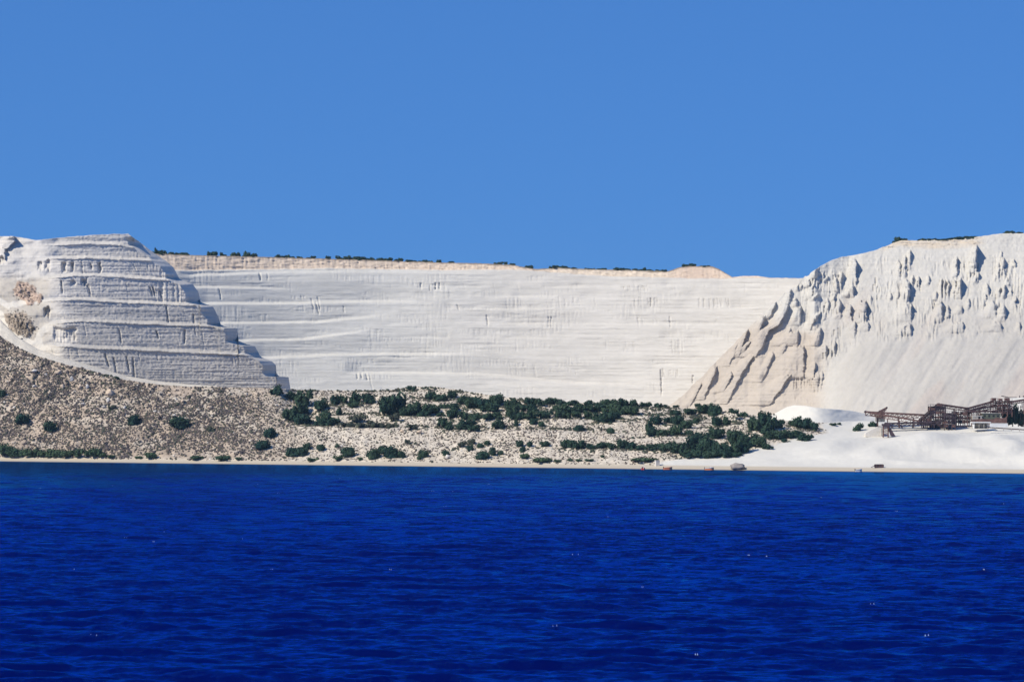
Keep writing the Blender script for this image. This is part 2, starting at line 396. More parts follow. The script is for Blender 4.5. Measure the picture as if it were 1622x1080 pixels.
def left_col(px, py):
    base = np.array([0.585, 0.545, 0.49])
    C = base * (1 + 0.17 * fbm(px / 90, py / 1.6, 3, 3) + 0.07 * fbm(px / 3, py / 18, 5, 2) + .10 * fbm(px / 22, py / 8, 7, 4))[..., None]
    lo = sst(440, 520, py) * sst(90, 130, px) * .16                     # the lower beds are greyer
    C = C * (1 - lo[..., None])
    dirt = (1 - sst(60, 96, px + 8 * fbm(px / 9, py / 9, 2, 3))) * sst(430, 450, py)
    C = C * (1 - dirt[..., None]) + np.array([0.56, 0.51, 0.435]) * dirt[..., None]
    way = np.zeros_like(px)      # worn pale tyre-packed ramps of the haul road
    for pl, hw in (([(-120, 452), (-10, 470), (12, 484), (40, 478), (90, 474)], 4.5), ([(-40, 500), (0, 497), (8, 512), (26, 532), (60, 548), (90, 558)], 5), ([(96, 500), (86, 512), (66, 524), (60, 538), (70, 556)], 5), ([(30, 440), (60, 434), (90, 436)], 3.5)):
        for (xa, ya), (xb, yb) in zip(pl[:-1], pl[1:]):
            tt = np.clip(((px - xa) * (xb - xa) + (py - ya) * (yb - ya)) / ((xb - xa) ** 2 + (yb - ya) ** 2), 0, 1)
            dist = np.hypot(px - xa - tt * (xb - xa), py - ya - tt * (yb - ya))
            way = np.maximum(way, sst(hw + 1.5, hw - 1, dist + 2 * fbm(px / 6, py / 6, 8, 2)))
    C = C * (1 - .8 * (way * dirt)[..., None]) + np.array([.66, .61, .53]) * .8 * (way * dirt)[..., None]
    side = dirt * (1 - way) * (.34 + .5 * np.clip(fbm(px / 11, py / 8, 6, 4), 0, 1))
    C = C * (1 - side[..., None]) + np.array([.36, .31, .25]) * side[..., None]
    for (cx, cy, wx, wy, c) in ((43, 466, 22, 17, (.46, .34, .26)), (33, 513, 24, 22, (.34, .28, .22))):
        q = ((px - cx) / wx) ** 2 + ((py - cy - .35 * (px - cx)) / wy) ** 2 + .9 * fbm(px / 9, py / 8, 4, 2) + .3 * fbm(px / 3, py / 3, 6, 2)
        k = sst(1.05, .8, q)
        cc = np.array(c) * (1 + .9 * fbm(px / 3, py / 3, 6, 2))[..., None]
        C = C * (1 - k[..., None]) + np.clip(cc, .05, .6) * k[..., None]
    return C
lpx = np.unique(np.concatenate([np.arange(-120, 463, 1.25), [L[0] for L in L_TOP[1:-1]]]))
ltop = poly(L_TOP, lpx) + fbm(lpx / 7, lpx * 0, 2, 3) * 0.9
lbot = np.maximum(poly(TOPG, lpx) + 10, ltop + 3)
sheet('quarry_terraces', lpx, ltop, lbot, 215, left_depth, left_col, M['pumice_cliff'])

# ---- the haul road that climbs along the top of the slope
rpx = np.arange(-60, 345, 2.0)
ro = poly(TOPG, rpx) + 1.0
ri = ro - poly([(-60, 26), (0, 27), (25, 18), (60, 12), (110, 10), (180, 8), (250, 6.5), (345, 2.5)], rpx)
_inner = left_depth(rpx[None, :].repeat(3, 0), np.stack([ri - 1, ri, ri + 1]))[1] - 1.0
_inner = np.convolve(np.pad(_inner, 8, mode='edge'), np.ones(17) / 17, 'valid') - 1.5
def road_depth(px, py):
    v = (py - np.interp(px, rpx, ri)) / np.maximum(np.interp(px, rpx, ro) + 2 - np.interp(px, rpx, ri), .1)
    return np.interp(px, rpx, _inner) - (12 + .35 * (np.interp(px, rpx, ro) - np.interp(px, rpx, ri))) * v - .5 * fbm(px / 9, py / 3, 4, 2)
def road_col(px, py):
    return np.array([0.62, 0.565, 0.475]) * (1 + .10 * fbm(px / 30, py / 2.5, 3, 3))[..., None]
sheet('dirt_track', rpx, ri, ro + 2, 9, road_depth, road_col, M['soil'], skirt=((1.5, -.5),))

# ---- long quarried back wall
W_TOP = [(170, 397), (240, 401.5), (300, 404), (400, 406.5), (520, 410), (600, 412.5), (700, 416), (760, 417), (815, 420), (835, 424), (850, 426.5), (880, 424), (900, 425), (920, 426), (1000, 428), (1055, 430),
         (1066, 427), (1078, 423), (1095, 421.5), (1128, 422), (1140, 427), (1152, 434), (1160, 439), (1180, 437), (1200, 437), (1215, 439.5), (1280, 441), (1360, 442)]
W_TAN = [(170, 424), (300, 428), (400, 427), (520, 425), (620, 427), (700, 428), (760, 427), (820, 427.5), (870, 431), (950, 437), (1050, 440), (1090, 441), (1150, 441), (1170, 440), (1360, 442)]
W_L = [[(300, 436), (420, 431), (560, 429), (800, 432)], [(300, 453), (420, 456), (480, 459)], [(320, 480.5), (460, 480), (560, 477), (700, 478)], [(345, 511), (500, 510), (560, 504), (640, 494)],
       [(380, 539), (480, 537), (560, 526), (610, 518)], [(410, 566), (520, 562), (620, 560), (780, 561)], [(560, 590), (760, 592), (900, 605), (1050, 612)]]
W_S = [[(600, 470), (1240, 470)], [(620, 489), (1240, 489)], [(600, 535), (1200, 536)], [(800, 577), (1130, 580)], [(640, 456), (1240, 452)], [(700, 512), (1200, 514)]]
def wall_depth(px, py):
    bot = 645
    base = spoly([(170, 2372), (300, 2400), (450, 2425), (620, 2436), (800, 2430), (950, 2414), (1100, 2388), (1200, 2366), (1360, 2325)], px)
    d = base + (bot - py) * 0.20
    for k, b in enumerate(W_L):
        bp = poly(b, px) + 1.0 * fbm(px / 25, px * 0 + k * 5, 1, 3)
        m = sst(b[0][0] - 20, b[0][0] + 10, px) * (1 - sst(b[-1][0] - 130, b[-1][0], px))
        d = d + m * 4.2 * (sst(2.6, -2.0, py - bp) - np.clip((bp - py) / 32, 0, 1))
    for k, b in enumerate(W_S):
        bp = poly(b, px) + 1.5 * fbm(px / 40, px * 0 + k * 5, 2, 3)
        m = sst(b[0][0], b[0][0] + 120, px) * (1 - sst(b[-1][0] - 60, b[-1][0], px))
        d = d + m * 2.4 * np.clip(.35 + 1.5 * fbm(px / 55, py * 0 + k * 3.3, 4, 3), 0, 1) * (sst(2.0, -1.5, py - bp) - np.clip((bp - py) / 17, 0, 1))
    tan = poly(W_TAN, px) + 1.2 * fbm(px / 10, px * 0, 7, 2)
    tb = sst(.8, -.8, py - tan)
    d = d + 5 * tb + 0.26 * (tan - py) * tb
    # tan beds at the rim: ledges and cracks
    d = d + tb * (fbm(px / 9, py / 1.7, 3, 3) * 1.2 + fbm(px / 3.2, py / 14, 5, 3) * .7)
    # weathered pumice: thin beds, fine flutes
    low = 1 - tb
    d = d + low * (.35 + .9 * np.clip(.5 + 1.6 * fbm(px / 60, py / 18, 3, 3), 0, 1)) * (fbm(px / 110, py / 1.7, 6, 3) * 0.45 + fbm(px / 30, py / 4, 8, 4) * .45)
    fm = sst(.0, .3, fbm(px / 45, py / 12, 4, 3))
    d = d + low * fm * np.abs(fbm(px / 2.4, py / 26, 10, 2)) * .8
    S = np.zeros_like(px)
    for (x, y0, y1, wd, dd, sl) in ((667, 448, 459, 1.6, 4, 0), (690, 448, 460, 2, 5, 0), (696, 448, 459, 1.6, 4, 0), (681, 453, 461, 1.5, 3, 0), (771, 499, 517, 1.8, 4, 2), (724, 482, 491, 1.6, 3, 3),
                                    (1031, 472, 486, 1.8, 4.5, 0), (869, 501, 520, 1.4, 3, 0), (873, 501, 520, 1.5, 3.5, 0), (1061, 501, 520, 1.5, 3, 1), (1047, 585, 628, 2.0, 5, 1), (1050, 583, 600, 1.4, 3, 0),
                                    (1098, 594, 608, 1.8, 4, -1), (411, 432, 445, 2.2, 5, 2), (424, 433, 445, 1.3, 2.5, 0), (347, 457, 475, 1.8, 4, 3), (493, 473, 490, 1.6, 3, 4), (500, 478, 499, 1.8, 4, 5),
                                    (503, 470, 492, 1.4, 3, 4), (544, 484, 496, 1.5, 2.5, 1), (566, 591, 601, 2, 4, 0), (572, 590, 600, 2, 4, 1), (580, 591, 603, 2, 4, 2), (585, 592, 618, 1.2, 2, 5)):
        slot(px, py, S, x, y0, y1, wd * .75, dd * .42, sl)
    rr = np.random.RandomState(9)
    for (x0, x1, y0, y1, n, dd) in ((640, 705, 447, 458, 14, 1.8), (980, 1036, 451, 461, 16, 2.6), (1000, 1050, 470, 487, 16, 2.0), (1105, 1155, 471, 489, 22, 2.8), (800, 830, 470, 491, 10, 1.4), (880, 920, 470, 486, 7, 1.3),
                                    (1010, 1050, 502, 518, 8, 1.4), (1056, 1082, 536, 566, 9, 2.4), (1050, 1075, 584, 600, 8, 2.2), (458, 482, 467, 473, 7, 2.2), (640, 665, 504, 512, 8, 1.2), (800, 850, 575, 600, 14, 1.0),
                                    (560, 620, 568, 576, 10, 1.2), (560, 1240, 445, 600, 70, .9), (300, 560, 440, 600, 14, .9)):
        for k in range(n):
            ya = y0 + rr.uniform(0, 3) if y1 - y0 < 60 else rr.choice([447, 470, 500, 537, 580]) + rr.uniform(0, 6)
            yb = y1 + rr.uniform(-6, 2) if y1 - y0 < 60 else ya + rr.uniform(6, 16)
            slot(px, py, S, rr.uniform(x0, x1), ya, max(yb, ya + 4), rr.uniform(.7, 1.2), dd * rr.uniform(.12, .5), rr.uniform(-1, 3))
    return d + S
def wall_col(px, py):
    wht = np.array([0.57, 0.545, 0.492]); warm = np.array([0.56, 0.525, 0.47])
    k = sst(560, 900, px + 60 * fbm(px / 120, py / 40, 2, 3))
    C = wht * (1 - k[..., None]) + warm * k[..., None]
    C = C * (1 + .10 * fbm(px / 100, py / 2.6, 3, 3) + .07 * fbm(px / 45, py / 14, 5, 4) + .05 * fbm(px / 9, py / 7, 8, 3))[..., None]
    tan = poly(W_TAN, px) + 1.2 * fbm(px / 10, px * 0, 7, 2)
    tb = sst(1.0, -1.0, py - tan)
    pal = sst(840, 900, px) * (1 - sst(1050, 1075, px)) * .35
    ct = (np.array([.60, .485, .375]) * (1 - pal)[..., None] + np.array([.62, .545, .43]) * pal[..., None]) * (1 + .35 * fbm(px / 4, py / 2, 4, 3))[..., None]
    red = np.exp(-((px - 1105) / 42) ** 2)[..., None]
    ct = ct * (1 - red * .8) + np.array([.52, .40, .31]) * red * .8
    C = C * (1 - tb[..., None]) + ct * tb[..., None]
    # thin dark soil line at the very rim
    rim = sst(2.6, 1.0, py - poly(W_TOP, px) + 1.5 * fbm(px / 6, py * 0, 8, 2)) * (1 - sst(1150, 1170, px))
    C = C * (1 - .55 * rim[..., None])
    return C
wpx = np.arange(170, 1360, 1.3)
wtop = poly(W_TOP, wpx) + fbm(wpx / 6, wpx * 0, 2, 3) * 0.8
sheet('quarry_back_wall', wpx, wtop, np.full_like(wpx, 655.0), 205, wall_depth, wall_col, M['pumice'])

# ---- right-hand cliff with its pinnacles, chutes and scree
R_TOP = [(1030, 660), (1045, 652), (1065, 640), (1090, 617), (1110, 599), (1135, 572), (1150, 556), (1170, 536), (1185, 521), (1200, 506), (1215, 491), (1228, 479), (1240, 467), (1250, 458), (1262, 451),
         (1275, 439), (1290, 428), (1300, 421), (1318, 412), (1330, 408), (1355, 404), (1372, 400), (1390, 395), (1410, 387), (1425, 381), (1450, 381), (1500, 380), (1545, 376), (1575, 371), (1600, 369), (1622, 370), (1760, 364)]
def right_depth(px, py):
    base = spoly([(1030, 2345), (1100, 2308), (1160, 2284), (1230, 2262), (1285, 2236), (1335, 2196), (1380, 2180), (1450, 2168), (1760, 2128)], px)
    h = 662 - py
    scree_y = poly([(1030, 650), (1150, 645), (1240, 640), (1290, 618), (1325, 570), (1345, 540), (1400, 530), (1760, 528)], px) + 14 * fbm(px / 22, px * 0, 3, 3)
    hs = np.minimum(h, 662 - scree_y); hu = np.maximum(h - (662 - scree_y), 0)
    steep = poly([(1030, .26), (1200, .22), (1290, .30), (1345, .46), (1400, .52), (1760, .52)], px)
    d = base + hs * 0.58 + hu * steep
    H = np.zeros_like(px); S = np.zeros_like(px)
    B = lambda *e, w=12, P=6, hold=0.0: buttress(px, py, H, e, w, P, hold=hold)
    # the diagonal spur
    B((1247, 478), (1247, 490), (1233, 515), (1218, 523), (1208, 549), (1196, 566), w=30, P=8.1, hold=.35)
    B((1252, 458), (1251, 474), (1246, 492), w=14, P=5.6)
    B((1190, 540), (1184, 547), (1177, 560), w=16, P=4.8, hold=.4)
    B((1194, 560), (1190, 568), (1174, 594), (1151, 640), w=34, P=4.8, hold=.3)
    B((1160, 590), (1156, 600), (1146, 624), w=20, P=7.3, hold=.4)
    B((1169, 541), (1165, 553), (1155, 580), w=16, P=3.2, hold=.4)
    B((1253, 592), (1240, 612), (1218, 642), w=48, P=4.8, hold=.3)
    B((1264, 524), (1264, 548), w=48, P=4.8, hold=.4)
    B((1273, 548), (1273, 600), w=58, P=6.5, hold=.5)
    B((1269, 486), (1268, 516), w=24, P=8.1)
    B((1301, 494), (1285, 515), (1281, 534), w=16, P=4.8)
    B((1296, 465), (1288, 478), w=10, P=3.2)
    B((1309, 548), (1309, 570), w=30, P=4.8)
    B((1318, 552), (1316, 570), w=7, P=2.5)
    B((1303, 590), (1300, 622), w=34, P=3.2)
    for e, ww, P in ((((1229, 474), (1226, 488), (1216, 506)), 14, 6), (((1211, 500), (1206, 515), (1197, 540)), 16, 7), (((1186, 522), (1180, 536), (1170, 566)), 15, 6), (((1136, 580), (1128, 600), (1114, 634)), 18, 6),
                     (((1252, 520), (1246, 545), (1240, 560)), 12, 4), (((1226, 556), (1218, 580), (1206, 606)), 18, 4), (((1262, 470), (1262, 486)), 9, 5), (((1283, 440), (1281, 456)), 9, 6), (((1290, 450), (1284, 474)), 10, 5),
                     (((1300, 520), (1296, 548)), 14, 6), (((1292, 575), (1288, 604)), 16, 5), (((1324, 540), (1320, 560)), 10, 4), (((1112, 606), (1104, 622), (1092, 644)), 14, 4)):
        buttress(px, py, H, e, ww, P, hold=.5)
    # upper pinnacles
    for (x, y0, y1, ww, P) in ((1294, 424, 442, 16, 7), (1264, 452, 463, 7, 4), (1271, 450, 460, 7, 4), (1304, 434, 445, 8, 4), (1311, 436, 448, 9, 4), (1326, 440, 468, 10, 7), (1333, 430, 466, 9, 8),
                               (1356, 410, 458, 22, 12), (1352, 452, 472, 22, 10), (1331, 474, 506, 14, 8), (1322, 470, 500, 8, 4), (1312, 474, 500, 8, 4), (1348, 482, 520, 16, 9), (1354, 508, 536, 22, 7), (1372, 478, 514, 26, 12),
                               (1364, 476, 508, 7, 5), (1380, 466, 486, 7, 4), (1376, 510, 526, 34, 6), (1411, 464, 478, 6, 4), (1425, 412, 446, 9, 6), (1434, 404, 444, 9, 7), (1442, 396, 428, 9, 8), (1437, 442, 482, 12, 8), (1424, 460, 484, 8, 4),
                               (1440, 446, 488, 22, 13), (1446, 436, 462, 6, 5), (1455, 438, 454, 7, 6), (1443, 478, 512, 38, 10), (1443, 512, 532, 40, 7), (1471, 438, 453, 8, 5),
                               (1516, 406, 446, 12, 8), (1492, 442, 478, 7, 6), (1497, 442, 478, 5, 6), (1503, 444, 476, 6, 6), (1484, 460, 478, 7, 5), (1513, 444, 474, 6, 6), (1518, 442, 472, 5, 6),
                               (1522, 442, 474, 12, 12), (1492, 478, 512, 22, 10), (1503, 484, 504, 9, 6), (1524, 484, 498, 18, 6), (1535, 474, 492, 9, 5), (1526, 510, 528, 46, 6), (1536, 412, 452, 5, 5), (1541, 414, 454, 6, 5),
                               (1547, 388, 436, 16, 16), (1549, 430, 450, 12, 7), (1566, 450, 468, 12, 8), (1562, 466, 484, 8, 4), (1577, 434, 448, 6, 4), (1583, 416, 448, 7, 5), (1586, 398, 416, 6, 3), (1591, 408, 436, 11, 9),
                               (1597, 440, 456, 8, 5), (1584, 456, 472, 8, 6), (1592, 452, 474, 9, 8), (1577, 478, 506, 32, 6), (1592, 484, 510, 16, 9), (1587, 511, 526, 44, 6), (1608, 412, 424, 8, 6), (1602, 458, 470, 7, 3), (1609, 468, 490, 11, 6),
                               (1616, 510, 526, 10, 5), (1640, 400, 440, 14, 9), (1660, 440, 480, 20, 10), (1690, 420, 470, 18, 10), (1690, 480, 528, 40, 9)):
        B((x, y0), (x, y1), w=ww, P=P)
    # fluting on the columns: narrow grooves side by side
    rr = np.random.RandomState(8)
    for (x0, x1, y0, y1, st) in ((1424, 1441, 410, 445, 4), (1427, 1440, 448, 478, 3.2), (1489, 1523, 443, 476, 3.4), (1534, 1549, 414, 450, 3.4), (1348, 1373, 484, 514, 3.2), (1300, 1332, 474, 506, 3.8), (1318, 1334, 512, 542, 4),
                                 (1304, 1332, 552, 570, 4.5), (1574, 1594, 404, 450, 3.8), (1284, 1312, 436, 462, 4.5), (1578, 1598, 458, 508, 5), (1446, 1462, 440, 456, 4), (1318, 1342, 436, 468, 4), (1604, 1640, 440, 492, 6)):
        x = x0
        while x < x1:
            a = y0 + rr.uniform(0, .5) * (y1 - y0); b = y1 - rr.uniform(0, .4) * (y1 - y0)
            slot(px, py, S, x, a, b, rr.uniform(1.0, 1.7), rr.uniform(.7, 2.6), rr.uniform(-1.6, 1.6)); x += st * rr.uniform(.7, 1.7)
    rr = np.random.RandomState(3)
    for k in range(14):
        x = rr.uniform(1300, 1625); y0 = rr.uniform(415, 500)
        slot(px, py, S, x, y0, y0 + rr.uniform(8, 22), rr.uniform(.9, 1.5), rr.uniform(1, 3), rr.uniform(-2, 3))
    for k in range(26):
        slot(px, py, S, rr.uniform(1256, 1300), 597 + rr.uniform(0, 5), 612 + rr.uniform(0, 6), 1.0, 1.8, -1)
    # tan beds at the top
    tb = sst(9, 3, py - poly(R_TOP, px) - 6 * sst(1400, 1480, px)) * sst(1385, 1410, px) * (1 - sst(1545, 1565, px))
    d = d + tb * (fbm(px / 20, py / 1.4, 6, 3) * 1.8)
    # scree chutes fan down and to the left
    onscree = sst(-4, 14, py - scree_y) * sst(1280, 1340, px)
    run = (px + (py - 520) * 0.62) / 13
    d = d + onscree * (fbm(run * .26, py / 150, 4, 4) * 4.2 + fbm(run * 1.3, py / 90, 6, 3) * .5 + fbm(px / 8, py / 8, 9, 2) * .25)
    rib = (1 - onscree) * sst(398, 420, py) * sst(1225, 1290, px) * sst(-.12, .25, fbm(px / 20, py / 24, 6, 3))
    d = d - rib * (2.3 * (.5 - 2.0 * np.abs(fbm(px / 5.5, py / 34, 3, 3))) + 1.0 * (.5 - 2.0 * np.abs(fbm(px / 2.6, py / 16, 8, 2))))
    d = d + (1 - onscree) * (fbm(px / 26, py / 16, 8, 3) * 1.0 + fbm(px / 3.5, py / 4, 9, 3) * .55 + fbm(px / 60, py / 2.2, 5, 2) * .45)
    return d + S - H
def right_col(px, py):
    wht = np.array([0.535, 0.505, 0.45]); beige = np.array([0.46, 0.40, 0.335]); scr = np.array([0.455, 0.425, 0.38])
    bb = sst(495, 540, py + 30 * fbm(px / 40, py / 30, 3, 3) + .12 * (1300 - px)) * (1 - sst(1285, 1325, px))
    yy = py + 9 * fbm(px / 12, py / 10, 4, 3); bb = np.maximum(bb, .6 * sst(497, 510, yy) * (1 - sst(523, 533, yy)) * sst(-.2, .35, fbm(px / 26, py * 0, 6, 2)))
    C = wht * (1 - bb[..., None]) + beige * bb[..., None]
    sc = sst(425, 560, py + 30 * fbm(px / 30, py / 60, 6, 3)) * sst(1290, 1345, px)
    run = (px + (py - 520) * 0.62) / 13
    C = C * (1 - sc[..., None]) + scr * sc[..., None] * (1 + .09 * fbm(run * .26, py / 150, 4, 4) + .05 * fbm(run * 1.3, py / 90, 6, 3))[..., None]
    warm = sc * sst(.0, .3, fbm(run * .3, py / 120, 9, 3)) * .6
    C = C * (1 - warm[..., None]) + np.array([.45, .385, .335]) * warm[..., None]
    C = C * (1 + .07 * fbm(px / 60, py / 2.5, 2, 3) * (1 - sc) + .04 * fbm(px / 8, py / 8, 4, 3))[..., None]
    tb = sst(10, 3, py - poly(R_TOP, px) - 7 * sst(1400, 1480, px)) * sst(1385, 1410, px) * (1 - sst(1545, 1565, px))
    k = tb * (.5 + .5 * sst(-.2, .3, fbm(px / 25, py / 1.5, 7, 2)))
    C = C * (1 - k[..., None]) + np.array([.58, .48, .36]) * k[..., None]
    return C
rpx2 = np.arange(1030, 1760, 1.15)
rtop = poly(R_TOP, rpx2) + fbm(rpx2 / 9, rpx2 * 0, 4, 4) * (0.9 + 3.6 * (rpx2 < 1292))
sheet('quarry_right_cliff', rpx2, rtop, np.maximum(np.full_like(rpx2, 672.0), rtop + 4), 255, right_depth, right_col, M['pumice_cliff'])

# ---- white stockpile and bank behind the plant
H_TOP = [(1196, 670), (1215, 661), (1232, 652), (1246, 644.5), (1258, 641.5), (1275, 642.5), (1297, 646), (1330, 648.5), (1350, 650.5), (1366, 654), (1385, 659), (1400, 664), (1415, 672)]
def heap_depth(px, py):
    b = 676 + px * 0
    return 1796 - 44 * np.exp(-((px - 1292) / 62.0) ** 2) + (b - py) * .75 + 1.2 * fbm(px / 18, py / 10, 3, 3)
def heap_col(px, py):
    return np.array([.64, .61, .545]) * (1 + .04 * fbm(px / 10, py / 5, 5, 3))[..., None]
hp = np.arange(1196, 1416, 1.5)
sheet('pumice_heap', hp, poly(H_TOP, hp), np.full_like(hp, 678.0), 32, heap_depth, heap_col, M['sand'], skirt=((6, -.5), (30, -14)), smooth=True)
K_TOP = [(1400, 672), (1430, 663), (1460, 659), (1490, 652), (1530, 646), (1556, 640), (1576, 633), (1588, 630), (1622, 629.5), (1760, 628)]
def bank_depth(px, py):
    return 1800 + (680 - py) * .9 + 1.5 * fbm(px / 18, py / 10, 6, 3) - (px - 1500) * .05
kp = np.arange(1400, 1760, 1.6)
sheet('pumice_bank', kp, poly(K_TOP, kp), np.full_like(kp, 682.0), 34, bank_depth, heap_col, M['sand'], skirt=((8, -.5), (60, -14)), smooth=True)

# ---- quarry floor behind the ridge
fx = np.linspace(-900, 900, 40); fy = np.linspace(2040, 2900, 40)
X, Y = np.meshgrid(fx, fy)
mesh_obj('quarry_floor', np.stack([X, Y, 20 + 1.0 * fbm(X / 60, Y / 60, 2, 3)], -1), grid_faces(40, 40), M['sand'], col=np.full((1600, 3), .6))['kind'] = 'structure'

# ------------------------------------------------------------------ sea
def build_sea():
    nr, nc = 1300, 330
    ys = 140.0 * (2350 / 140.0) ** np.linspace(0, 1, nr)
    ys = np.concatenate([[-1500, 30, 90], ys, [2980]])
    u = np.linspace(-1, 1, nc)
    Yg = np.repeat(ys[:, None], nc, 1)
    half = np.maximum(ys, 90) * 0.205 + 6
    Xg = u[None] * half[:, None]
    dy = np.gradient(ys)[:, None]; dx = (2 * half / nc)[:, None]
    Z = np.zeros_like(Xg); 
    rr = np.random.RandomState(21)
    gust = 0.75 + 0.5 * (vn(Xg / 45, Yg / 90, 3)) + 0.25 * (vn(Xg / 13, Yg / 30, 6) - .5)
    for k in range(70):
        lam = 1.3 * (22 / 1.3) ** ((k + rr.rand()) / 70.0)
        ang = rr.normal(0.12, 0.42)
        kx, ky = math.sin(ang) * 2 * math.pi / lam, math.cos(ang) * 2 * math.pi / lam
        amp = 0.0125 * lam * (1.0 if lam < 5 else (5 / lam) ** 1.25) * rr.uniform(.6, 1.3) * (.72 if lam > 3 else .62)
        keep = np.clip((lam / np.maximum(dy, dx) - 2.0) / 1.6, 0, 1)
        ph = rr.uniform(0, 6.28)
        a = kx * Xg + ky * Yg + ph
        s = np.sin(a)
        Z += amp * keep * gust * (s + 0.22 * np.cos(2 * a))
    Z[:3] = 0; Z[-1] = 0
    Z *= sst(1500, 1250, Yg) * .8 + .2
    # run the sheet far out to both sides
    L = np.full((len(ys), 1), -3900.0); Rr = np.full((len(ys), 1), 3900.0)
    Xg = np.concatenate([L, Xg, Rr], 1); Yg = np.concatenate([ys[:, None], Yg, ys[:, None]], 1); Z = np.concatenate([L * 0, Z, L * 0], 1)
    P = np.stack([Xg, Yg, Z], -1)
    m = bpy.data.materials.new('sea_water'); m.use_nodes = True; t = m.node_tree; t.nodes.clear()
    # deep blue water body under a surface whose glare a polarising filter has cut to blue
    body = t.nodes.new('ShaderNodeBsdfDiffuse'); body.inputs['Color'].default_value = (0.0002, 0.0030, 0.066, 1)
    gl = t.nodes.new('ShaderNodeBsdfGlossy'); gl.inputs['Color'].default_value = (0.003, 0.145, 0.58, 1); gl.inputs['Roughness'].default_value = 0.14
    mx = t.nodes.new('ShaderNodeMixShader'); ou = t.nodes.new('ShaderNodeOutputMaterial')
    t.links.new(body.outputs[0], mx.inputs[1]); t.links.new(gl.outputs[0], mx.inputs[2]); t.links.new(mx.outputs[0], ou.inputs['Surface'])
    # wavelets too small for the mesh: tilt of the water surface from several sizes of chop
    tc = t.nodes.new('ShaderNodeTexCoord'); geo = t.nodes.new('ShaderNodeNewGeometry'); acc = geo.outputs['Normal']
    for (sx, sy, det, amp, off) in ((1.9, 3.4, 3, .70, 0), (0.62, 1.0, 3, .74, 31), (0.17, 0.20, 3, .46, 77), (0.016, 0.010, 2, .34, 140)):
        mp = t.nodes.new('ShaderNodeMapping'); mp.inputs['Scale'].default_value = (sx, sy, 1); mp.inputs['Location'].default_value = (off, off * .7, off * .3)
        n = t.nodes.new('ShaderNodeTexNoise'); n.inputs['Scale'].default_value = 1.0; n.inputs['Detail'].default_value = det; n.inputs['Roughness'].default_value = .55
        sb = t.nodes.new('ShaderNodeVectorMath'); sb.operation = 'SUBTRACT'; sb.inputs[1].default_value = (.5, .5, .5)
        sc = t.nodes.new('ShaderNodeVectorMath'); sc.operation = 'MULTIPLY'; sc.inputs[1].default_value = (amp * .6, amp, 0)
        ad = t.nodes.new('ShaderNodeVectorMath'); ad.operation = 'ADD'
        t.links.new(tc.outputs['Object'], mp.inputs[0]); t.links.new(mp.outputs[0], n.inputs['Vector']); t.links.new(n.outputs['Color'], sb.inputs[0])
        t.links.new(sb.outputs[0], sc.inputs[0]); t.links.new(acc, ad.inputs[0]); t.links.new(sc.outputs[0], ad.inputs[1]); acc = ad.outputs[0]
    nz = t.nodes.new('ShaderNodeVectorMath'); nz.operation = 'NORMALIZE'; t.links.new(acc, nz.inputs[0])
    t.links.new(nz.outputs[0], body.inputs['Normal'])
    # how squarely each wavelet faces the eye sets how much sky it mirrors (Schlick)
    dt = t.nodes.new('ShaderNodeVectorMath'); dt.operation = 'DOT_PRODUCT'; t.links.new(nz.outputs[0], dt.inputs[0]); t.links.new(geo.outputs['Incoming'], dt.inputs[1])
    om = t.nodes.new('ShaderNodeMath'); om.operation = 'MULTIPLY_ADD'; om.inputs[1].default_value = -1.0; om.inputs[2].default_value = 1.04; om.use_clamp = True
    pw = t.nodes.new('ShaderNodeMath'); pw.operation = 'POWER'; pw.inputs[1].default_value = 4.6
    t.links.new(dt.outputs['Value'], om.inputs[0]); t.links.new(om.outputs[0], pw.inputs[0]); t.links.new(pw.outputs[0], mx.inputs[0])
    o = mesh_obj('sea', P, grid_faces(P.shape[0], P.shape[1]), m, smooth=True)
    o['kind'] = 'structure'
build_sea()

# ------------------------------------------------------------------ scrub, small stones: nobody could count them
def dome(nseg=6):
    V = []; Fs = []
    for (r, z) in ((1.0, -.25), (.86, .5)):
        for k in range(nseg): V.append((r * math.cos(2 * math.pi * k / nseg), r * math.sin(2 * math.pi * k / nseg), z))
    V.append((0, 0, 1.0))
    for ring in range(1):
        for k in range(nseg):
            a = ring * nseg + k; b = ring * nseg + (k + 1) % nseg
            Fs += [(a, b, b + nseg), (a, b + nseg, a + nseg)]
    for k in range(nseg): Fs.append((nseg + k, nseg + (k + 1) % nseg, 2 * nseg))
    return np.array(V), np.array(Fs)

def scatter(name, pts, sx, sz, cols, mat, jitter, seed, cat_label=None):
    rr = np.random.RandomState(seed)
    V0, F0 = dome()
    n = len(pts); nv = len(V0)
    V = np.repeat(V0[None], n, 0) * (1 + jitter * rr.uniform(-1, 1, (n, nv, 1)))
    V = V + jitter * .4 * rr.uniform(-1, 1, (n, nv, 3))
    th = rr.uniform(0, 6.28, n); c, s = np.cos(th)[:, None], np.sin(th)[:, None]
    x = V[..., 0] * sx[:, None]; y = V[..., 1] * (sx * rr.uniform(.7, 1.2, n))[:, None]
    V = np.stack([x * c - y * s, x * s + y * c, V[..., 2] * sz[:, None]], -1) + pts[:, None, :]
    Fc = (F0[None] + (np.arange(n) * nv)[:, None, None]).reshape(-1, 3)
    C = np.repeat(cols[:, None], nv, 1) * (1 + .35 * rr.uniform(-1, 1, (n, nv, 1)))
    o = mesh_obj(name, V.reshape(-1, 3), Fc, mat, col=C.reshape(-1, 3))
    o['kind'] = 'stuff'
    return o

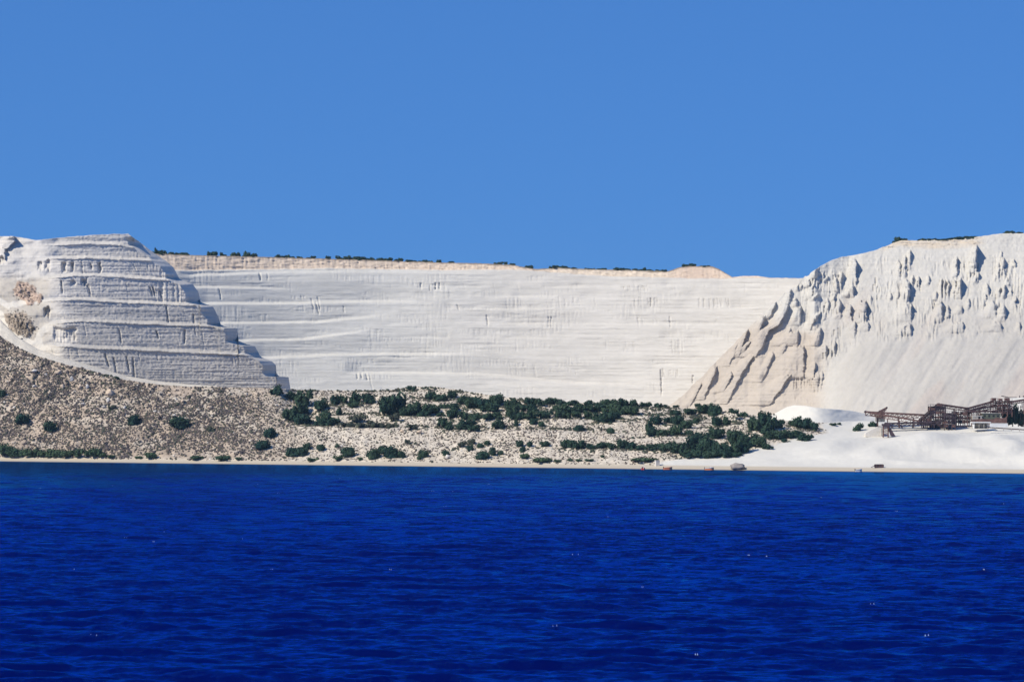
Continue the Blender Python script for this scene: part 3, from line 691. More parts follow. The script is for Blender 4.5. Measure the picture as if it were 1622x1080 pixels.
def ground_points(n, dens, seed, x0=-100, x1=1330, y0=500, y1=740):
    rr = np.random.RandomState(seed); P = []
    px = rr.uniform(x0, x1, n); py = rr.uniform(y0, y1, n)
    ok = (py > poly(TOPG, px) + .5) & (py < shore_py(px) - 6) & (px < poly(SANDB, py) - 4)
    px, py = px[ok], py[ok]
    ok = rr.rand(len(px)) < dens(px, py)
    px, py = px[ok], py[ok]
    return px, py, at(px, py, ground_depth(px, py) - .15)

def scrub_density(px, py):
    left = 1 - sst(330, 520, px + 60 * fbm(px / 60, py / 30, 5, 4))
    low = sst(24, 9, shore_py(px) - py)
    d = .98 * left + (1 - left) * .55
    d = d * (1 - .55 * low)
    d = d * (0.5 + 0.6 * sst(-.3, .25, fbm(px / 34, py / 20, 2, 4)))
    d = d * (1 - .7 * sst(225, 255, px) * (1 - sst(300, 320, px)) * sst(632, 618, py))
    d = d * (1 - .6 * sst(345, 365, px) * (1 - sst(430, 440, px)) * sst(638, 622, py))
    return d
px, py, P = ground_points(105000, scrub_density, 41)
rr = np.random.RandomState(42)
n = len(px)
left = 1 - sst(300, 560, px)
sz = rr.uniform(.28, .66, n) * (.8 + .35 * left) * (1 + .6 * (rr.rand(n) > .94)) * (.75 + .55 * vn(px / 16, py / 11, 9))
base = np.array([[.13, .102, .084], [.085, .072, .072], [.13, .108, .098], [.078, .08, .058]])[rr.randint(0, 4, n)]
scatter('garrigue_scrub', P, sz, sz * .95, base, M['scrub'], .28, 43)
def terrace_density(x, y):
    v = 0 * x
    for b in TERR: v = np.maximum(v, np.exp(-((y - poly(b, x) + 3.2) / 2.2) ** 2) * sst(b[0][0], b[0][0] + 30, x) * (1 - sst(b[-1][0] - 20, b[-1][0] + 20, x)))
    crest = np.exp(-((y - poly(TOPG, x) - 1.5) / 1.8) ** 2) * sst(440, 470, x) * (1 - sst(900, 1000, x)) + np.exp(-((y - poly(TOPG, x) - 1.5) / 2.2) ** 2) * sst(100, 130, x) * (1 - sst(200, 225, x))
    return np.clip(np.maximum(v, crest) * sst(-.35, .2, fbm(x / 22, y / 9, 4, 3)), 0, 1)
px, py, P = ground_points(60000, terrace_density, 45, 90, 1180)
n = len(px); sz = rr.uniform(.5, 1.15, n)
scatter('terrace_undergrowth', P, sz, sz * .9, np.array([[.045, .058, .038], [.06, .066, .046], [.075, .07, .055]])[rr.randint(0, 3, n)], M['scrub'], .3, 46)
tufts = ground_points(9000, lambda x, y: .5 + 0 * x, 51, 380, 1330)
n = len(tufts[0])
scatter('dry_tufts', tufts[2], rr.uniform(.3, .6, n), rr.uniform(.3, .6, n), np.tile([[.16, .13, .10]], (n, 1)), M['scrub'], .3, 52)
px, py, P = ground_points(5200, lambda x, y: .5 + .0 * x, 61)
n = len(px)
s = rr.uniform(.25, .8, n) * (1 + .6 * (rr.rand(n) > .93))
scatter('loose_stones', P, s, s * .7, np.array([[.56, .49, .40], [.62, .57, .50], [.50, .44, .36]])[rr.randint(0, 3, n)], M['stone'], .25, 62)
# low scrub and stones on the two outcrops between the haul roads
rr2 = np.random.RandomState(77)
ox = np.concatenate([rr2.normal(33, 9.5, 260), rr2.normal(43, 9, 90)]); oy = np.concatenate([rr2.normal(513, 9, 260), rr2.normal(466, 6, 90)])
oP = at(ox, oy, left_depth(ox[None, :], oy[None, :])[0] - .3) if False else None
oy = oy + .35 * (ox - np.where(np.arange(len(ox)) < 260, 33, 43)); order = np.argsort(ox); ox, oy = ox[order], oy[order]
dd = np.array([left_depth(np.array([[x - .01, x, x + .01]]), np.array([[y, y, y]]))[0, 1] for x, y in zip(ox, oy)])
scatter('outcrop_scrub', at(ox, oy, dd - .2), rr2.uniform(.25, .6, len(ox)), rr2.uniform(.2, .4, len(ox)), np.tile([[.17, .135, .10]], (len(ox), 1)), M['scrub'], .3, 78)

# ------------------------------------------------------------------ bushes and trees
def crown_mesh(name, seed, mat, lumps=9, leaves=620, spread=1.0, umbrella=False):
    rr = np.random.RandomState(seed)
    L = []
    for k in range(lumps):
        a = rr.uniform(0, 6.28); r = rr.uniform(.2, .74) * spread if k else 0
        z = rr.uniform(.22, .70) if k else .46
        L.append((r * math.cos(a), r * math.sin(a), z, (rr.uniform(.20, .42) if spread == 1 else rr.uniform(.36, .48)) if k else (.50 if spread == 1 else .66)))
    V = []; Fs = []
    # leaf sprays over every lump
    per = leaves // lumps
    for (x, y, z, r) in L:
        for _ in range(per):
            v = rr.normal(size=3); v /= np.linalg.norm(v)
            rad = r * rr.uniform(.75, 1.2)
            p = np.array([x, y, z]) + v * np.array([rad, rad, rad * .82])
            if p[2] < 0.0 or p[2] > 1.05 or p[0] ** 2 + p[1] ** 2 > 1.1: continue
            nrm = v + rr.normal(size=3) * .55; nrm /= np.linalg.norm(nrm)
            t = np.cross(nrm, [0, 0, 1.0]); t /= (np.linalg.norm(t) + 1e-6); bt = np.cross(nrm, t)
            s = rr.uniform(.03, .10)
            i = len(V)
            for (a, b) in ((-1, -.6), (.2, -1), (1, .3), (-.3, 1)):
                V.append(p + t * s * a * rr.uniform(.7, 1.3) + bt * s * b * rr.uniform(.7, 1.3))
            Fs.append((i, i + 1, i + 2, i + 3))
    # dense inner twigs: a rough lumpy body under the sprays
    V0, F0 = dome(7)
    for (x, y, z, r) in L:
        i = len(V)
        b = V0.copy(); b[:, 2] = b[:, 2] * 1.5 - .55
        b = b * (r * .80) * (1 + .22 * rr.uniform(-1, 1, (len(b), 1))) * np.array([1, 1, .85])
        b += np.array([x, y, z])
        b[:, 2] = np.maximum(b[:, 2], 0.0)
        V += list(b); Fs += [tuple(int(q) + i for q in f) for f in F0]
    V = np.array(V)
    if umbrella: V[:, 2] = .55 + V[:, 2] * .45
    me = bpy.data.meshes.new(name); me.from_pydata([tuple(map(float, v)) for v in V], [], Fs); me.materials.append(mat); me.validate()
    return me

def trunk_mesh(name, seed, h=.55):
    rr = np.random.RandomState(seed); V = []; Fs = []
    def limb(p0, p1, r0, r1, k=5):
        p0, p1 = np.array(p0, float), np.array(p1, float); ax = p1 - p0; ax /= np.linalg.norm(ax)
        t = np.cross(ax, [.3, .9, .1]); t /= np.linalg.norm(t); b = np.cross(ax, t); i = len(V)
        for p, r in ((p0, r0), (p1, r1)):
            for q in range(k):
                a = 2 * math.pi * q / k; V.append(tuple(p + r * (math.cos(a) * t + math.sin(a) * b)))
        for q in range(k): Fs.append((i + q, i + (q + 1) % k, i + k + (q + 1) % k, i + k + q))
    limb((0, 0, -.15), (.03, .02, h * .5), .085, .06)
    for _ in range(3):
        a = rr.uniform(0, 6.28); limb((.03, .02, h * .45), (.35 * math.cos(a), .35 * math.sin(a), h * 1.1), .045, .02)
    me = bpy.data.meshes.new(name); me.from_pydata(V, [], Fs); me.materials.append(M['bark']); return me

CR = {'tree': [crown_mesh('tree_crown', 100 + k, M['leaf'], 10 + k % 5, 760) for k in range(9)],
      'dome': [crown_mesh('bush_crown', 150 + k, M['leaf'], 9, 700, spread=.72) for k in range(5)],
      'grey': [crown_mesh('grey_crown', 200 + k, M['leaf_grey'], 8, 460) for k in range(3)],
      'tamarisk': [crown_mesh('tamarisk_crown', 300 + k, M['leaf_tamarisk'], 10, 560) for k in range(3)],
      'pine': [crown_mesh('pine_crown', 400, M['leaf'], 8, 520, umbrella=True)]}
TR = [trunk_mesh('trunk', 500 + k) for k in range(3)]
TRP = trunk_mesh('pine_trunk', 510, .62)
TREES = []
def bush(px, py, wpx, hpx, label, group, kind='tree', name='bush', cat='bush', depth=None, sink=.25):
    """px, py centre and size in the photograph's pixels; stands on the ground found under its foot"""
    fy = py + hpx * .5
    D = depth if depth is not None else float(ground_depth(np.array([px]), np.array([min(fy, shore_py(px) - 1)]))[0])
    p = at(px, fy, D)
    k = D / FPX
    e = bpy.data.objects.new(name, None); e.empty_display_size = 1; COL.objects.link(e)
    e.location = (float(p[0]), float(p[1]), float(p[2]) - sink)
    e.rotation_euler = (0, 0, random.uniform(0, 6.28))
    sx = wpx * k * .5 * 1.3; sz = hpx * k * 1.06 + sink
    e.scale = (sx * random.uniform(.95, 1.25), sx * random.uniform(.85, 1.1), sz * random.uniform(.85, 1.02))
    tag(e, label, cat, group)
    c = bpy.data.objects.new('crown', random.choice(CR[kind])); COL.objects.link(c); c.parent = e
    t = bpy.data.objects.new('trunk', TRP if kind == 'pine' else random.choice(TR)); COL.objects.link(t); t.parent = e
    if kind != 'pine': t.scale = (min(1, sz / sx), min(1, sz / sx), 1)
    TREES.append(e)
    return e

ORD = ['first', 'second', 'third', 'fourth', 'fifth', 'sixth', 'seventh', 'eighth', 'ninth', 'tenth', 'eleventh', 'twelfth', 'thirteenth', 'fourteenth', 'fifteenth', 'sixteenth', 'seventeenth',
       'eighteenth', 'nineteenth', 'twentieth', 'twenty-first', 'twenty-second', 'twenty-third', 'twenty-fourth', 'twenty-fifth', 'twenty-sixth', 'twenty-seventh', 'twenty-eighth', 'twenty-ninth', 'thirtieth']
def row(items, origin, scale, what, where, group, kind='tree', name='bush', cat='bush', depth=None, sink=.25):
    it = sorted([(origin[0] + a / scale, origin[1] + b / scale, c / scale, d / scale) for (a, b, c, d) in items])
    for i, (x, y, ww, hh) in enumerate(it):
        pos = 'leftmost' if i == 0 else ('rightmost' if i == len(it) - 1 else ORD[i])
        lab = f'{pos} {what} {where}' if i in (0, len(it) - 1) else f'{pos} {what} from the left {where}'
        dd = depth(x, y) if callable(depth) else depth
        bush(x, y, ww, hh, lab, group, kind, name, cat, dd, sink)
A_, B_, C_, D_, E_ = (0, 600), (270, 600), (540, 600), (810, 600), (1080, 600)
Z6 = 6.007
# lone bushes on the brown left slope
G1 = 'lone bushes on the scrub slope'
for (o, b, lab) in ((A_, (12, 135, 80, 80), 'round dark bush at the left end of the brown scrub slope, below the track'),
                    (A_, (225, 368, 165, 95), 'broad dark bush on the brown slope, highest and widest of the left pair'),
                    (A_, (485, 448, 150, 92), 'broad dark bush on the brown slope, lower right one of the left pair'),
                    (A_, (1262, 385, 130, 98), 'rounded dark bush alone in the middle of the brown scrub slope'),
                    (B_, (105, 405, 190, 120), 'largest lone oval bush on the scrub slope, below the quarry terraces')):
    bush(o[0] + b[0] / Z6, o[1] + b[1] / Z6, b[2] / Z6, b[3] / Z6, lab, G1, 'dome')
bush(185.5, 598, 8, 5, 'tiny dark bush on the outer edge of the dirt track', G1)
bush(179, 644, 12, 7, 'faint grey green shrub above the lone round bush on the slope', 'grey shrubs on the scrub slope', 'grey', 'shrub', 'shrub')
bush(332, 679, 13, 8, 'faint grey green shrub right below the largest oval bush', 'grey shrubs on the scrub slope', 'grey', 'shrub', 'shrub')
# hedge along the beach at the left
row([(40, 665, 150, 120), (110, 690, 130, 90), (200, 700, 130, 80), (290, 700, 130, 80), (380, 700, 130, 80), (470, 698, 130, 85), (560, 700, 130, 85), (650, 700, 130, 85), (740, 700, 130, 80), (830, 695, 120, 85), (915, 692, 120, 90), (980, 715, 90, 50), (1070, 730, 110, 28)],
    A_, Z6, 'green shrub', 'in the long hedge above the left beach', 'hedge of shrubs above the beach', 'tamarisk', 'shrub', 'shrub')
# low shrubs along the top of the beach
it = [(A_[0] + a / Z6, 600 + b / Z6, c / Z6, d / Z6) for (a, b, c, d) in ((1450, 722, 110, 60), (1330, 742, 90, 25))] + \
     [(270 + a / Z6, 600 + b / Z6, c / Z6, d / Z6) for (a, b, c, d) in ((245, 742, 120, 40), (520, 745, 160, 55), (640, 752, 80, 26), (1355, 762, 110, 38), (1595, 748, 75, 55))] + \
     [(540 + a / Z6, 600 + b / Z6, c / Z6, d / Z6) for (a, b, c, d) in ((190, 755, 60, 36), (740, 748, 60, 36))] + \
     [(810 + a / Z6, 600 + b / Z6, c / Z6, d / Z6) for (a, b, c, d) in ((135, 728, 85, 60), (300, 762, 165, 60), (430, 775, 85, 28), (560, 768, 60, 24), (650, 768, 80, 26), (740, 770, 70, 24), (1275, 762, 240, 44), (870, 730, 48, 30))]
row(it, (0, 0), 1, 'low green shrub', 'scattered along the top of the beach', 'low shrubs along the beach', 'tamarisk', 'shrub', 'shrub')
# bushes on the pale lower slope
it = [(270 + a / Z6, 600 + b / Z6, c / Z6, d / Z6) for (a, b, c, d) in ((935, 510, 125, 85), (870, 622, 130, 90), (1165, 690, 135, 80), (1250, 685, 110, 80), (1290, 635, 90, 72), (1435, 650, 75, 60), (1585, 635, 50, 36))] + \
     [(540 + a / Z6, 600 + b / Z6, c / Z6, d / Z6) for (a, b, c, d) in ((68, 690, 130, 95), (305, 715, 125, 80), (395, 672, 90, 72), (480, 690, 165, 112), (585, 715, 80, 70), (785, 705, 112, 85), (1000, 702, 70, 50), (1340, 718, 150, 85), (1445, 690, 70, 72), (1515, 700, 60, 42), (1230, 655, 66, 52), (1320, 632, 72, 42), (1395, 602, 80, 50))] + \
     [(810 + a / Z6, 600 + b / Z6, c / Z6, d / Z6) for (a, b, c, d) in ((80, 610, 82, 62), (170, 615, 66, 50), (105, 668, 62, 52), (650, 465, 92, 65), (940, 485, 92, 60), (205, 400, 82, 60), (290, 425, 62, 48), (45, 420, 46, 60))]
row(it, (0, 0), 1, 'dark round bush', 'dotted over the pale stony slope above the beach', 'bushes on the pale lower slope', 'dome')
row([(640, 592, 60, 52), (1155, 615, 72, 60), (1240, 590, 72, 56), (150, 372, 130, 85), (520, 355, 88, 86), (60, 432, 140, 46), (200, 438, 130, 44), (350, 440, 130, 44), (470, 442, 110, 42), (290, 408, 90, 40), (680, 450, 92, 52)],
    C_, Z6, 'grey green shrub', 'on the stony ledges below the grove', 'grey shrubs on the ledges', 'grey', 'shrub', 'shrub')
# the grove
row([(1000, 98, 118, 108), (1150, 150, 90, 90), (1265, 182, 160, 160), (1240, 262, 140, 120), (1150, 332, 160, 120), (1262, 372, 170, 108), (1420, 242, 150, 110), (1460, 352, 120, 105), (1425, 402, 100, 74), (1540, 402, 125, 70), (1580, 188, 110, 100), (1605, 300, 70, 90)],
    B_, Z6, 'dark tree', 'in the clump at the left end of the grove', 'trees at the left end of the grove', 'tree', 'tree', 'tree')
row([(665, 82, 76, 50), (140, 175, 102, 92), (265, 175, 122, 102), (470, 238, 250, 205), (130, 232, 150, 60), (20, 190, 72, 70), (700, 268, 150, 130), (850, 270, 185, 112), (780, 312, 120, 80), (620, 302, 120, 100)],
    C_, Z6, 'dark tree', 'on the upper terraces, left of the grove\'s crest', 'trees on the upper terraces', 'tree', 'tree', 'tree')
row([(860, 142, 110, 92), (940, 172, 110, 80), (1062, 142, 92, 72), (980, 252, 92, 60), (1085, 262, 102, 80), (1170, 190, 112, 92), (1250, 222, 150, 112), (1340, 232, 142, 112), (1470, 190, 150, 112), (1420, 262, 150, 80), (1590, 242, 90, 100)],
    C_, Z6, 'dark green tree', 'below the low crest of the grove', 'trees below the crest', 'tree', 'tree', 'tree')
row([(940, 332, 82, 46), (1050, 322, 120, 92), (1170, 337, 112, 80), (1270, 352, 122, 60), (1390, 347, 142, 70), (1485, 342, 102, 70), (1600, 312, 70, 80)],
    C_, Z6, 'dark tree', 'along the third terrace of the grove', 'trees along the third terrace', 'tree', 'tree', 'tree')
row([(985, 412, 112, 102), (1040, 452, 82, 58), (1150, 452, 102, 58), (1205, 427, 150, 90), (1265, 462, 112, 58), (1490, 422, 132, 92)],
    C_, Z6, 'dark bush', 'along the lowest terrace, above the pale slope', 'bushes along the lowest terrace')
row([(40, 217, 92, 80), (180, 207, 112, 72), (270, 215, 122, 70), (370, 207, 112, 72), (465, 215, 102, 60), (590, 220, 132, 50), (745, 217, 112, 62), (940, 227, 152, 70), (1070, 222, 122, 70), (1160, 227, 92, 60), (1262, 242, 82, 46), (1310, 240, 62, 46), (1390, 248, 62, 44), (1470, 256, 70, 24), (1560, 258, 70, 24)],
    D_, Z6, 'dark tree', 'on the skyline row against the white wall', 'skyline row of the grove', 'tree', 'tree', 'tree')
row([(20, 292, 112, 110), (110, 272, 102, 60), (200, 272, 112, 80), (460, 277, 152, 92), (560, 287, 112, 80), (640, 277, 122, 92), (760, 267, 132, 80), (860, 262, 112, 80), (960, 272, 152, 112), (1080, 282, 152, 102), (1170, 292, 112, 92)],
    D_, Z6, 'dark green tree', 'just below the skyline row of the grove', 'second row of the grove', 'tree', 'tree', 'tree')
row([(60, 352, 122, 70), (180, 332, 152, 92), (320, 332, 132, 90), (480, 332, 122, 80), (620, 332, 102, 70), (730, 337, 102, 80), (850, 352, 132, 102), (910, 362, 160, 100), (980, 342, 102, 80), (945, 398, 60, 36)],
    D_, Z6, 'dark tree', 'in the lowest row of the grove, above the stones', 'lowest row of the grove', 'tree', 'tree', 'tree')
row([(1560, 312, 122, 50), (1315, 432, 70, 165), (1390, 387, 112, 80), (1500, 387, 92, 60), (1590, 382, 92, 100), (1340, 502, 112, 80), (1425, 502, 132, 70), (1560, 472, 122, 120)],
    D_, Z6, 'dark tree', 'around the pale clearing right of the grove', 'trees around the clearing', 'tree', 'tree', 'tree')
row([(330, 614, 122, 42), (520, 612, 122, 88), (650, 617, 112, 84), (760, 632, 112, 58), (870, 627, 122, 58), (960, 637, 102, 48), (1050, 612, 112, 88), (1150, 632, 112, 68), (1230, 642, 112, 58), (1340, 642, 122, 68), (1460, 642, 132, 80), (1560, 642, 152, 108)],
    D_, Z6, 'dark shrub', 'in the thick hedge below the stony slope', 'hedge below the stony slope', 'tree', 'shrub', 'shrub')
row([(150, 242, 62, 42), (90, 306, 132, 60), (230, 277, 172, 100), (310, 297, 112, 98), (570, 332, 92, 50), (30, 422, 112, 90), (130, 392, 72, 60), (330, 402, 92, 98), (430, 388, 82, 98)],
    E_, Z6, 'dark tree', 'along the top of the right-hand thicket', 'trees on top of the thicket', 'tree', 'tree', 'tree')
bush(1080 + 487 / Z6, 600 + 335 / Z6, 86 / Z6, 118 / Z6, 'small umbrella pine with a bare trunk beside the thicket', 'trees on top of the thicket', 'pine', 'pine_tree', 'tree')
row([(660, 382, 92, 100), (800, 382, 150, 178), (700, 432, 122, 120), (830, 472, 132, 130), (930, 422, 92, 80), (1080, 402, 152, 100), (1190, 412, 152, 112), (1262, 452, 82, 78)],
    E_, Z6, 'tall dark tree', 'standing before the white heap', 'trees before the white heap', 'tree', 'tree', 'tree')
row([(930, 522, 162, 90), (1040, 517, 122, 88), (1180, 557, 132, 70), (1130, 512, 102, 58), (970, 582, 52, 40), (850, 530, 110, 80)],
    E_, Z6, 'dark bush', 'on the ledge between thicket and sand', 'bushes on the sandy ledge')
row([(60, 512, 92, 50), (180, 542, 132, 120), (330, 512, 172, 110), (500, 542, 172, 130), (620, 572, 172, 130), (750, 592, 122, 110), (590, 642, 152, 108), (820, 642, 92, 48)],
    E_, Z6, 'dense dark tree', 'in the upper half of the shore thicket', 'trees in the upper shore thicket', 'tree', 'tree', 'tree')
row([(30, 672, 122, 128), (90, 622, 162, 148), (120, 702, 152, 88), (220, 642, 172, 148), (270, 712, 142, 78), (350, 662, 162, 138), (420, 702, 152, 88), (480, 652, 172, 128), (520, 712, 102, 48)],
    E_, Z6, 'dense green tree', 'in the lower half of the shore thicket', 'trees in the lower shore thicket', 'tree', 'tree', 'tree')
bush(1320, 671.5, 9, 4, 'small dark bush among stones at the foot of the white heap', 'bushes near the conveyors')
bush(1329, 670.5, 7, 3.5, 'tiny dark shrub among stones, right of the one at the heap\'s foot', 'bushes near the conveyors')
bush(1359.5, 676, 17, 12, 'dark round bush on the cream bank left of the hopper', 'bushes near the conveyors')
bush(1380, 670.5, 12, 10, 'taller of two dark bushes beside the conveyor hopper', 'bushes near the conveyors')
bush(1387, 672.5, 8, 6.5, 'smaller of two dark bushes beside the conveyor hopper', 'bushes near the conveyors')
row([(1594, 658, 16, 30), (1604, 656, 18, 32), (1613, 660, 14, 24), (1620, 660, 16, 28)], (0, 0), 1, 'blue green conifer', 'at the right end of the rusty plant', 'conifers beside the plant', 'tree', 'conifer', 'tree', 1712)
# bushes along the quarry rims
def wrim(x, y): return float(wall_depth(np.array([[x - .1, x, x + .1]]), np.full((1, 3), poly(W_TOP, x) + 1.0))[0, 1]) + 4
rim = []
rr3 = np.random.RandomState(12)
for (x0, x1, step, h0) in ((242, 276, 7, 9), (284, 300, 8, 5), (333, 416, 6.5, 8), (432, 446, 6, 7), (448, 500, 7, 5), (520, 560, 6.5, 7), (565, 640, 8, 6), (648, 730, 8.5, 4.5), (786, 842, 7, 6), (868, 1000, 9, 4), (1005, 1058, 7, 4.5), (1088, 1098, 8, 5), (1116, 1124, 8, 4)):
    x = x0
    while x < x1:
        h = h0 * rr3.uniform(.5, 1.35); rr3.rand() < .22 or rim.append((x, float(poly(W_TOP, x)) - h * .36, step * rr3.uniform(.9, 1.8), h * rr3.uniform(.6, 1.15))); x += step * rr3.uniform(.75, 1.4)
segs = ((0, 320, 'over the tan cliff beside the left terraces'), (320, 425, 'in the clump on the tan rim left of centre'), (425, 510, 'on the tan rim between two clumps'), (510, 645, 'on the tan rim, central stretch'), (645, 760, 'on the thin rim right of centre'), (760, 860, 'on the rim where the tan band ends'), (860, 1003, 'on the pale ledges of the rim'), (1003, 1070, 'on the rim left of the tan mound'), (1070, 1200, 'on top of the tan mound'))
for (a, b, wh) in segs:
    row([r for r in rim if a <= r[0] < b], (0, 0), 1, 'rim bush', wh, 'bushes along the quarry rim', 'tree', 'rim_bush', 'bush', wrim, .8)
def rrim(x, y): return float(right_depth(np.array([[x - .1, x, x + .1]]), np.full((1, 3), poly(R_TOP, x) + 1.0))[0, 1]) + 3
rim = []
for (x0, x1, step, h0) in ((1417, 1428, 6, 7), (1431, 1436, 6, 4), (1456, 1550, 6.5, 3.8), (1594, 1612, 6, 5), (1616, 1620, 7, 4)):
    x = x0
    while x < x1:
        h = h0 * rr3.uniform(.7, 1.2); rim.append((x, float(poly(R_TOP, x)) - h * .36, step * rr3.uniform(1.3, 2.2), h * .85)); x += step * rr3.uniform(.8, 1.4)
row(rim, (0, 0), 1, 'small dark bush', 'along the top of the right cliff', 'bushes on the right cliff', 'tree', 'rim_bush', 'bush', rrim, .8)

# low growth gathered round the feet of the grove's trees
rr5 = np.random.RandomState(90); ux = []; uy = []; us = []
for e in TREES:
    if e.get('group', '') in ('lone bushes on the scrub slope', 'bushes along the quarry rim', 'bushes on the right cliff', 'bushes near the conveyors', 'conifers beside the plant', 'hedge of shrubs above the beach', 'bushes on the pale lower slope', 'low shrubs along the beach'): continue
    for _ in range(16):
        ux.append(e.location.x + rr5.normal(0, 1.25) * e.scale.x); uy.append(e.location.y - abs(rr5.normal(0, .5)) * e.scale.x); us.append((e.location.z + .2, rr5.uniform(.5, 1.3)))
us = np.array(us); up = np.stack([np.array(ux), np.array(uy), us[:, 0]], -1)
# settle each on the slope: foot of its pixel column at that depth
def settle(p):
    q = p - np.array([0, 0, CAM_H]); f = q @ F; a = 811 + FPX * (q @ RV) / f; b = 540 - FPX * (q @ UV) / f
    for _ in range(12):
        dd_ = ground_depth(a, b); b = b + np.clip((dd_ - p[:, 1]) * .35, -4, 4); b = np.clip(b, poly(TOPG, a) + .5, shore_py(a) - 7)
    return a, b, at(a, b, ground_depth(a, b))
a_, b_, up = settle(up)
ok = (a_ < poly(SANDB, b_) + 6)
n = int(ok.sum())
scatter('grove_undergrowth', up[ok] - np.array([0, 0, .2]), us[ok, 1], us[ok, 1] * .85, np.array([[.036, .052, .034], [.055, .062, .042], [.07, .07, .052]])[rr5.randint(0, 3, n)], M['scrub'], .3, 91)

# ------------------------------------------------------------------ boulders
def boulder(px, py, wpx, hpx, c, label, cat='boulder', name='boulder', group=None, depth=None, seed=0):
    rr = np.random.RandomState(seed)
    D = depth or float(ground_depth(np.array([px]), np.array([py + hpx * .4]))[0])
    k = D / FPX; p = at(px, py + hpx * .5, D - .4)
    import bmesh
    bm = bmesh.new(); bmesh.ops.create_icosphere(bm, subdivisions=3, radius=1.0)
    cuts = [(Vector(rr.normal(size=3)).normalized(), rr.uniform(.55, .85)) for _ in range(11)]
    for v in bm.verts:
        for n_, d_ in cuts:
            q = v.co.dot(n_)
            if q > d_: v.co -= n_ * (q - d_)
        v.co *= 1 + (.05 if name == 'boulder' else .10) * rr.normal()
    V = np.array([v.co[:] for v in bm.verts]); Fs = np.array([[v.index for v in f.verts] for f in bm.faces]); bm.free()
    V = V * np.array([wpx * k * .56, wpx * k * .45, hpx * k * .6]) + np.array([0, 0, hpx * k * .45])
    C = np.array(c) * (1 + .2 * rr.uniform(-1, 1, (len(V), 1)))
    o = mesh_obj(name, V, Fs, M['stone'], col=C); o.location = tuple(map(float, p))
    tag(o, label, cat, group)
GB = 'pale boulders on the brown slope'
TANC = (.60, .47, .34); WH = (.62, .57, .50)
for i, (x, y, ww, hh, c, lab) in enumerate((
    (174, 620.5, 12, 12, TANC, 'largest tan boulder on the brown slope below the dirt track'),
    (171, 633.5, 6, 7, WH, 'small pale boulder directly below the largest tan one'),
    (126.5, 612, 7, 7, TANC, 'tan boulder, left of a pair side by side on the slope'),
    (138.5, 612.5, 6, 8, WH, 'whiter boulder, right of a pair side by side on the slope'),
    (99, 612, 7, 8, TANC, 'orange tan upright boulder in the middle of the brown slope'),
    (92, 589, 10, 7, TANC, 'wide tan boulder just under the bend of the dirt track'),
    (54, 587, 10, 5, WH, 'flat white boulder nearest the road bend on the left slope'),
    (73, 593, 5, 5, WH, 'small white boulder between the flat white and wide tan ones'),
    (113, 600, 6, 8, WH, 'upright grey white boulder below the wide tan one'),
    (55, 611, 8, 4, WH, 'flat pale boulder on the left slope, lower left of the orange one'),
    (164, 643.5, 6, 4, WH, 'flat white boulder left of the faint grey shrub'),
    (197, 645, 5, 5, WH, 'white boulder right of the faint grey shrub'),
    (131.5, 639, 6, 3.5, WH, 'flat white boulder in mid slope above the two broad bushes'),
    (245, 651, 6, 4, WH, 'white boulder right of the lone round bush'),
    (289.5, 635, 6, 6, TANC, 'cream boulder above the largest oval bush'),
    (332, 644.5, 9, 5, TANC, 'flat tan boulder on the slope right of the largest oval bush'),
    (336, 659, 5, 3.5, WH, 'small white boulder right beside the largest oval bush'),
    (276, 657.5, 6, 4, WH, 'white boulder touching the largest oval bush on its upper left'),
    (455, 672.5, 7, 6, TANC, 'cream boulder under the left clump of the grove'),
    (665, 683, 9, 6, TANC, 'yellowish boulder on the pale slope under the terraces'),
    (709, 723, 8, 7, WH, 'white boulder low on the slope close to the beach'),
    (637, 682, 8, 5, TANC, 'flat cream boulder left of the yellowish one under the terraces'))):
    boulder(x, y, ww, hh, c, lab, group=GB, seed=600 + i)
boulder(1168.5, 738.3, 29, 11, (.30, .265, .24), 'grey brown rock outcrop at the waterline below the thicket', 'rock', 'shore_rock', seed=701)

